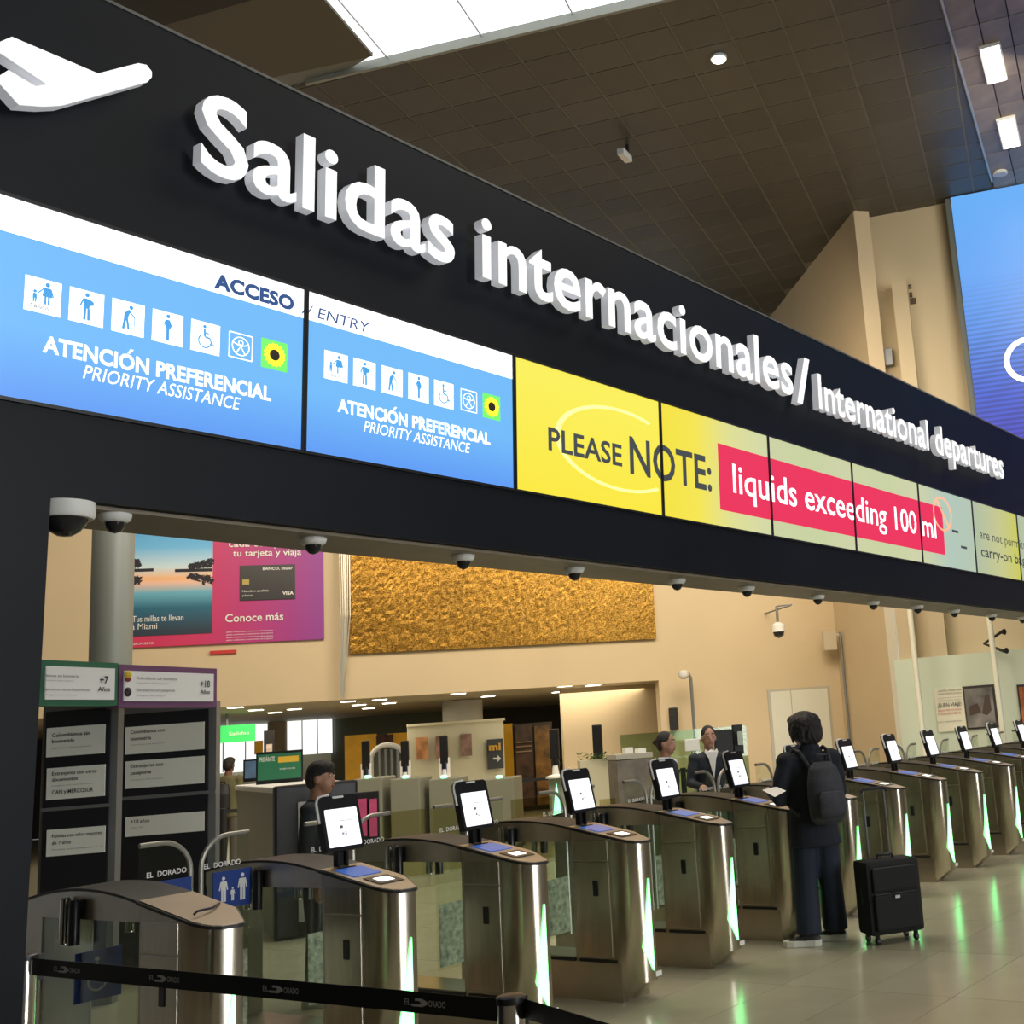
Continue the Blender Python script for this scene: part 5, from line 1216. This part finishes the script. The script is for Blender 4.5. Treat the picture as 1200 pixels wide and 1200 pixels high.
    fuse('front_pocket', [('l', [((.02, -.325, .95), .09, .025), ((.02, -.335, .99), .115, .035), ((.02, -.335, 1.10), .115, .035), ((.02, -.325, 1.15), .09, .025)])], BKM, bk, .012, 4)
    MB().tube([V3(-.02, -.19, 1.36), V3(-.02, -.21, 1.42), V3(.06, -.21, 1.42), V3(.06, -.19, 1.36)], .010, 8).build('handle', BKM, bk, smooth=True, local=True)
    for s in (-1, 1): MB().tube([V3(.02 + s * .09, -.17, 1.33), V3(s * .12, -.11, 1.45), V3(s * .125, -.02, 1.475), V3(s * .12, .10, 1.42), V3(s * .135, .155, 1.28), V3(s * .19, .10, 1.08), V3(s * .17, -.12, .98)], .016, 8).build('strap', BKM, bk, smooth=True, local=True)
    M = Matrix.Translation(R_.location) @ Matrix.Rotation(TR_, 4, 'Z')
    hp = M @ (L_wr + V3(.0, .14, -.005))
    c4 = [onZ(893, 926, 1.20), onZ(908, 934, 1.185), onZ(921, 927, 1.185), onZ(910, 922, 1.20)]
    o = MB().prism(c4, Z * .0015).build('paper_sheet', PAPER); tag(o, 'white paper sheet held out by the person in navy', 'paper')
traveller()
# ---- suitcase
def suitcase():
    P_ = onZ(1033, 1106, 0); s_ = empty('suitcase', (P_.x + .13, P_.y - .03, 0), 'black soft suitcase with four wheels and raised handle beside the traveller', 'suitcase', rz=math.radians(-38))
    SC = mat('suitcase_black', (.004, .0045, .005), .8, noise=.2, nscale=20, bump=.15, bscale=80)
    b_ = MB().frame(V3(-.22, -.12, .065), (1, 0, 0), (0, 1, 0), (0, 0, 1), .45, .25, .54).mesh(False, .035); link('shell', b_, SC, s_, local=True)
    b_ = MB().frame(V3(-.18, -.150, .10), (1, 0, 0), (0, 1, 0), (0, 0, 1), .37, .04, .26).mesh(False, .015); link('front_pocket', b_, SC, s_, local=True)
    b_ = MB().frame(V3(-.18, -.145, .38), (1, 0, 0), (0, 1, 0), (0, 0, 1), .37, .035, .17).mesh(False, .015); link('front_pocket', b_, SC, s_, local=True)
    for z in (.37, .56): MB().tube([V3(-.17, -.146, z - .005), V3(.17, -.146, z - .005)], .003, 6).build('zip', DGREY, s_, local=True)
    MB().frame(V3(-.02, -.165, .33), (1, 0, 0), (0, 1, 0), (0, 0, 1), .04, .006, .02).build('badge', GREYM, s_, local=True)
    MB().tube([V3(-.07, 0, .60), V3(-.06, 0, .635), V3(.06, 0, .635), V3(.07, 0, .60)], .012, 8).build('carry_handle', BLACK, s_, smooth=True, local=True)
    MB().tube([V3(-.195, -.02, .28), V3(-.225, -.02, .30), V3(-.225, -.02, .40), V3(-.195, -.02, .42)], .009, 8).build('side_handle', BLACK, s_, smooth=True, local=True)
    h_ = MB().tube([V3(-.09, .09, .58), V3(-.09, .09, 1.11)], .009, 8).tube([V3(.09, .09, .58), V3(.09, .09, 1.11)], .009, 8).build('telescopic_rods', GREYM, s_, smooth=True, local=True)
    MB().tube([V3(-.11, .09, 1.10), V3(-.09, .09, 1.125), V3(.09, .09, 1.125), V3(.11, .09, 1.10)], .015, 8).build('grip', BLACK, h_, smooth=True, local=True)
    for x in (-.16, .16):
        for y in (-.085, .085):
            w_ = MB().lathe(V3(x, y, .06), [(.018, -.02), (.02, .02)], 10).build('caster', BLACK, s_, local=True)
            MB().lathe(V3(x - .012, y, .027), [(.027, 0), (.027, .024)], 14, axis=(1, 0, 0)).build('wheel', RUB, w_, smooth=True, local=True)
suitcase()
# ---- officers and distant passenger
def figure(px, py, d, rz, label, skin, jacket, hairkind='bun', shirt=None, vest=None, tall=None, arms='down', backpack=False):
    tp_ = at(px, py, d); h = tall or tp_.z; k = h / 1.72
    R_ = empty('person', (tp_.x, tp_.y, 0), label, 'person', rz=rz)
    def S(*a): return Vector(a) * k
    hd = S(0, .02, 1.60)
    Ls, Rs = S(-.175, 0, 1.39), S(.175, 0, 1.39)
    if arms == 'desk': Le, Lw, Re, Rw = S(-.24, .03, 1.12), S(-.16, .24, 1.08), S(.24, .03, 1.12), S(.16, .24, 1.08)
    else: Le, Lw, Re, Rw = S(-.23, -.01, 1.10), S(-.22, .06, .87), S(.23, -.01, 1.10), S(.22, .06, .87)
    leg = [(S(s * .085, 0, .88), S(s * .095, .015, .48), S(s * .10, -.01, .08)) for s in (-1, 1)]
    body = head_shapes(hd, k) + [('l', [(S(0, 0, .82), .15 * k, .10 * k), (S(0, 0, .95), .15 * k, .10 * k), (S(0, 0, 1.10), .13 * k, .095 * k), (S(0, 0, 1.28), .155 * k, .105 * k), (S(0, 0, 1.40), .15 * k, .085 * k)]), bez([Ls, Le, Lw], [.05 * k, .038 * k, .026 * k]), bez([Rs, Re, Rw], [.05 * k, .038 * k, .026 * k])]
    for a, b_, c in leg: body += [bez([a, b_, c], [.08 * k, .052 * k, .035 * k]), bez([c, c + S(0, .12, -.045)], [.034 * k, .026 * k])]
    dr2 = (0, 1, -.1) if arms == 'desk' else (0, .2, -1)
    bk_ = (0, 0, 1) if arms == 'desk' else (-1, 0, 0)
    body += hand_shapes(Lw, dr2, bk_, (1, 0, 0) if arms == 'desk' else (0, 1, 0), .5) + hand_shapes(Rw, dr2, bk_ if arms == 'desk' else (1, 0, 0), (-1, 0, 0) if arms == 'desk' else (0, 1, 0), .5)
    bd_ = fuse('body', body, skin, R_, .012, 3)
    for s in (-1, 1):
        e = MB().ball(hd + S(s * .030, .085, .012), .013 * k, .008 * k, .008 * k, 10, 6).build('eye', mat('eye_white', (.5, .48, .45), .3), bd_, smooth=True, local=True)
        MB().ball(hd + S(s * .030, .092, .012), .006 * k, .004 * k, .006 * k, 8, 5).build('eye', mat('eye_dark', (.01, .006, .004), .3), bd_, smooth=True, local=True)
        MB().tube([hd + S(s * .014, .090, .034), hd + S(s * .032, .092, .040), hd + S(s * .048, .078, .034)], .004 * k, 6).build('eyebrow', HAIR, bd_, smooth=True, local=True)
    MB().tube([hd + S(-.02, .094, -.066), hd + S(0, .099, -.064), hd + S(.02, .094, -.066)], .0055 * k, 6).build('lips', mat('lips_red', (.26, .06, .05), .5), bd_, smooth=True, local=True)
    hs_ = [('e', hd + S(0, -.018, .040), (.082 * k, .094 * k, .094 * k)), ('e', hd + S(0, -.05, -.01), (.076 * k, .062 * k, .085 * k))]
    if hairkind == 'bun': hs_ += [('e', hd + S(0, -.125, .02), (.035 * k, .035 * k, .035 * k))]
    if hairkind == 'short': hs_ += [('e', hd + S(0, .01, .075), (.082 * k, .092 * k, .060 * k)), ('e', hd + S(0, -.07, .0), (.075 * k, .045 * k, .08 * k)), ('e', hd + S(0, .06, .085), (.06 * k, .04 * k, .035 * k))]
    fuse('hair', hs_, HAIR, R_, .011, 3)
    cl = [('l', [(S(0, 0, .80), .185 * k, .13 * k), (S(0, 0, .95), .175 * k, .125 * k), (S(0, 0, 1.10), .16 * k, .12 * k), (S(0, 0, 1.28), .185 * k, .13 * k), (S(0, 0, 1.39), .18 * k, .11 * k), (S(0, -.01, 1.445), .085 * k, .075 * k)])]
    sl2 = [bez([Ls, Ls.lerp(Le, .5), Le, Lw], [.058 * k, .062 * k, .056 * k, .042 * k]), bez([Rs, Rs.lerp(Re, .5), Re, Rw], [.058 * k, .062 * k, .056 * k, .042 * k]), ('e', Ls - S(0, 0, .012), (.070 * k, .072 * k, .062 * k)), ('e', Rs - S(0, 0, .012), (.070 * k, .072 * k, .062 * k))]
    if vest: fuse('shirt', [('l', [(S(0, 0, .86), .165 * k, .115 * k), (S(0, 0, 1.10), .15 * k, .11 * k), (S(0, 0, 1.38), .165 * k, .10 * k), (S(0, -.01, 1.46), .075 * k, .07 * k)])] + sl2, vest, R_, .012, 3); fuse('waistcoat', cl, jacket, R_, .012, 3)
    else: fuse('jacket', cl + sl2, jacket, R_, .012, 3)
    if shirt:
        MB().prism([S(-.055, .118, 1.44), S(-.012, .140, 1.22), S(0, .142, 1.15), S(.012, .140, 1.22), S(.055, .118, 1.44), S(0, .09, 1.47)], S(0, .012, 0)).build('shirt_front', shirt, R_, local=True)
        for s in (-1, 1): MB().prism([S(s * .005, .115, 1.42), S(s * .065, .085, 1.475), S(s * .075, .095, 1.44), S(s * .045, .13, 1.38)], S(0, .012, .0)).build('collar', shirt, R_, local=True)
    tr = [('l', [(S(0, 0, .78), .155 * k, .115 * k), (S(0, 0, .95), .15 * k, .11 * k)])]
    for a, b_, c in leg: tr.append(bez([a, b_, c], [.095 * k, .075 * k, .068 * k]))
    fuse('trousers', tr, NAVYT if not backpack else mat('trousers_khaki', (.10, .09, .07), .8), R_, .013, 3)
    for a, b_, c in leg: shoe(R_, V3(c.x, c.y + .02, 0))
    if backpack:
        b2 = empty('backpack', (tp_.x, tp_.y, 0), 'black backpack of the distant passenger at far left', 'backpack', rz=rz)
        fuse('bag_body', [('l', [((0, -.20, .92), .10, .05), ((0, -.22, .97), .15, .09), ((0, -.22, 1.20), .15, .10), ((0, -.20, 1.36), .11, .06)])], BLACKM, b2, .014, 4)
        MB().tube([V3(-.04, -.18, 1.35), V3(-.04, -.2, 1.40), V3(.04, -.2, 1.40), V3(.04, -.18, 1.35)], .01, 6).build('handle', BLACKM, b2, local=True)
    return R_
def face_to(dx, dy): return math.atan2(-dx, dy)        # local +y turned to the world direction
rd = Vector((RT.x, RT.y, 0)).normalized(); fd_ = Vector((F.x, F.y, 0)).normalized()
def heading(r, f): v = rd * r + fd_ * f; return math.atan2(-v.x, v.y)
VEST = mat('shirt_pale_blue', (.50, .56, .62), .7); DARKJ = mat('jacket_dark', (.022, .027, .034), .8, noise=.2, nscale=10)
figure(373, 893, 8.3, heading(1, -.05), 'officer in dark jacket seen from the side behind the first tablet gate', mat('skin_mid', (.40, .20, .12), .5), DARKJ, 'short')
figure(778, 858, 11.9, heading(1, -.35), 'woman officer with tied hair, pale blue shirt and dark waistcoat', SKIN, DARKJ, 'bun', vest=VEST)
figure(829, 851, 12.6, heading(.25, -1), 'woman officer in dark blazer and white shirt facing the gates', mat('skin_light', (.50, .28, .20), .55), mat('blazer_navy', (.014, .02, .032), .8), 'bun', shirt=WHITE, arms='desk')
figure(268, 888, 19, heading(.1, 1), 'distant passenger in olive top with black backpack beyond the counter', SKIND, mat('olive_top', (.12, .11, .05), .8), 'short', backpack=True)
# pen and reader lying on the first gate without a tablet
q0 = Vector((3.14, 5.03, topp := 1.082 + (5.03 - 5.37) * .19 + .022))
o = MB().tube([Vector((3.10, 5.00, 1.045)), Vector((3.12, 5.01, 1.055)), Vector((3.22, 5.05, 1.052)), Vector((3.30, 5.12, 1.058))], .006, 6).build('cable_loop', BLACK, smooth=True); tag(o, 'black cable loop lying on the gate without a tablet', 'cable')
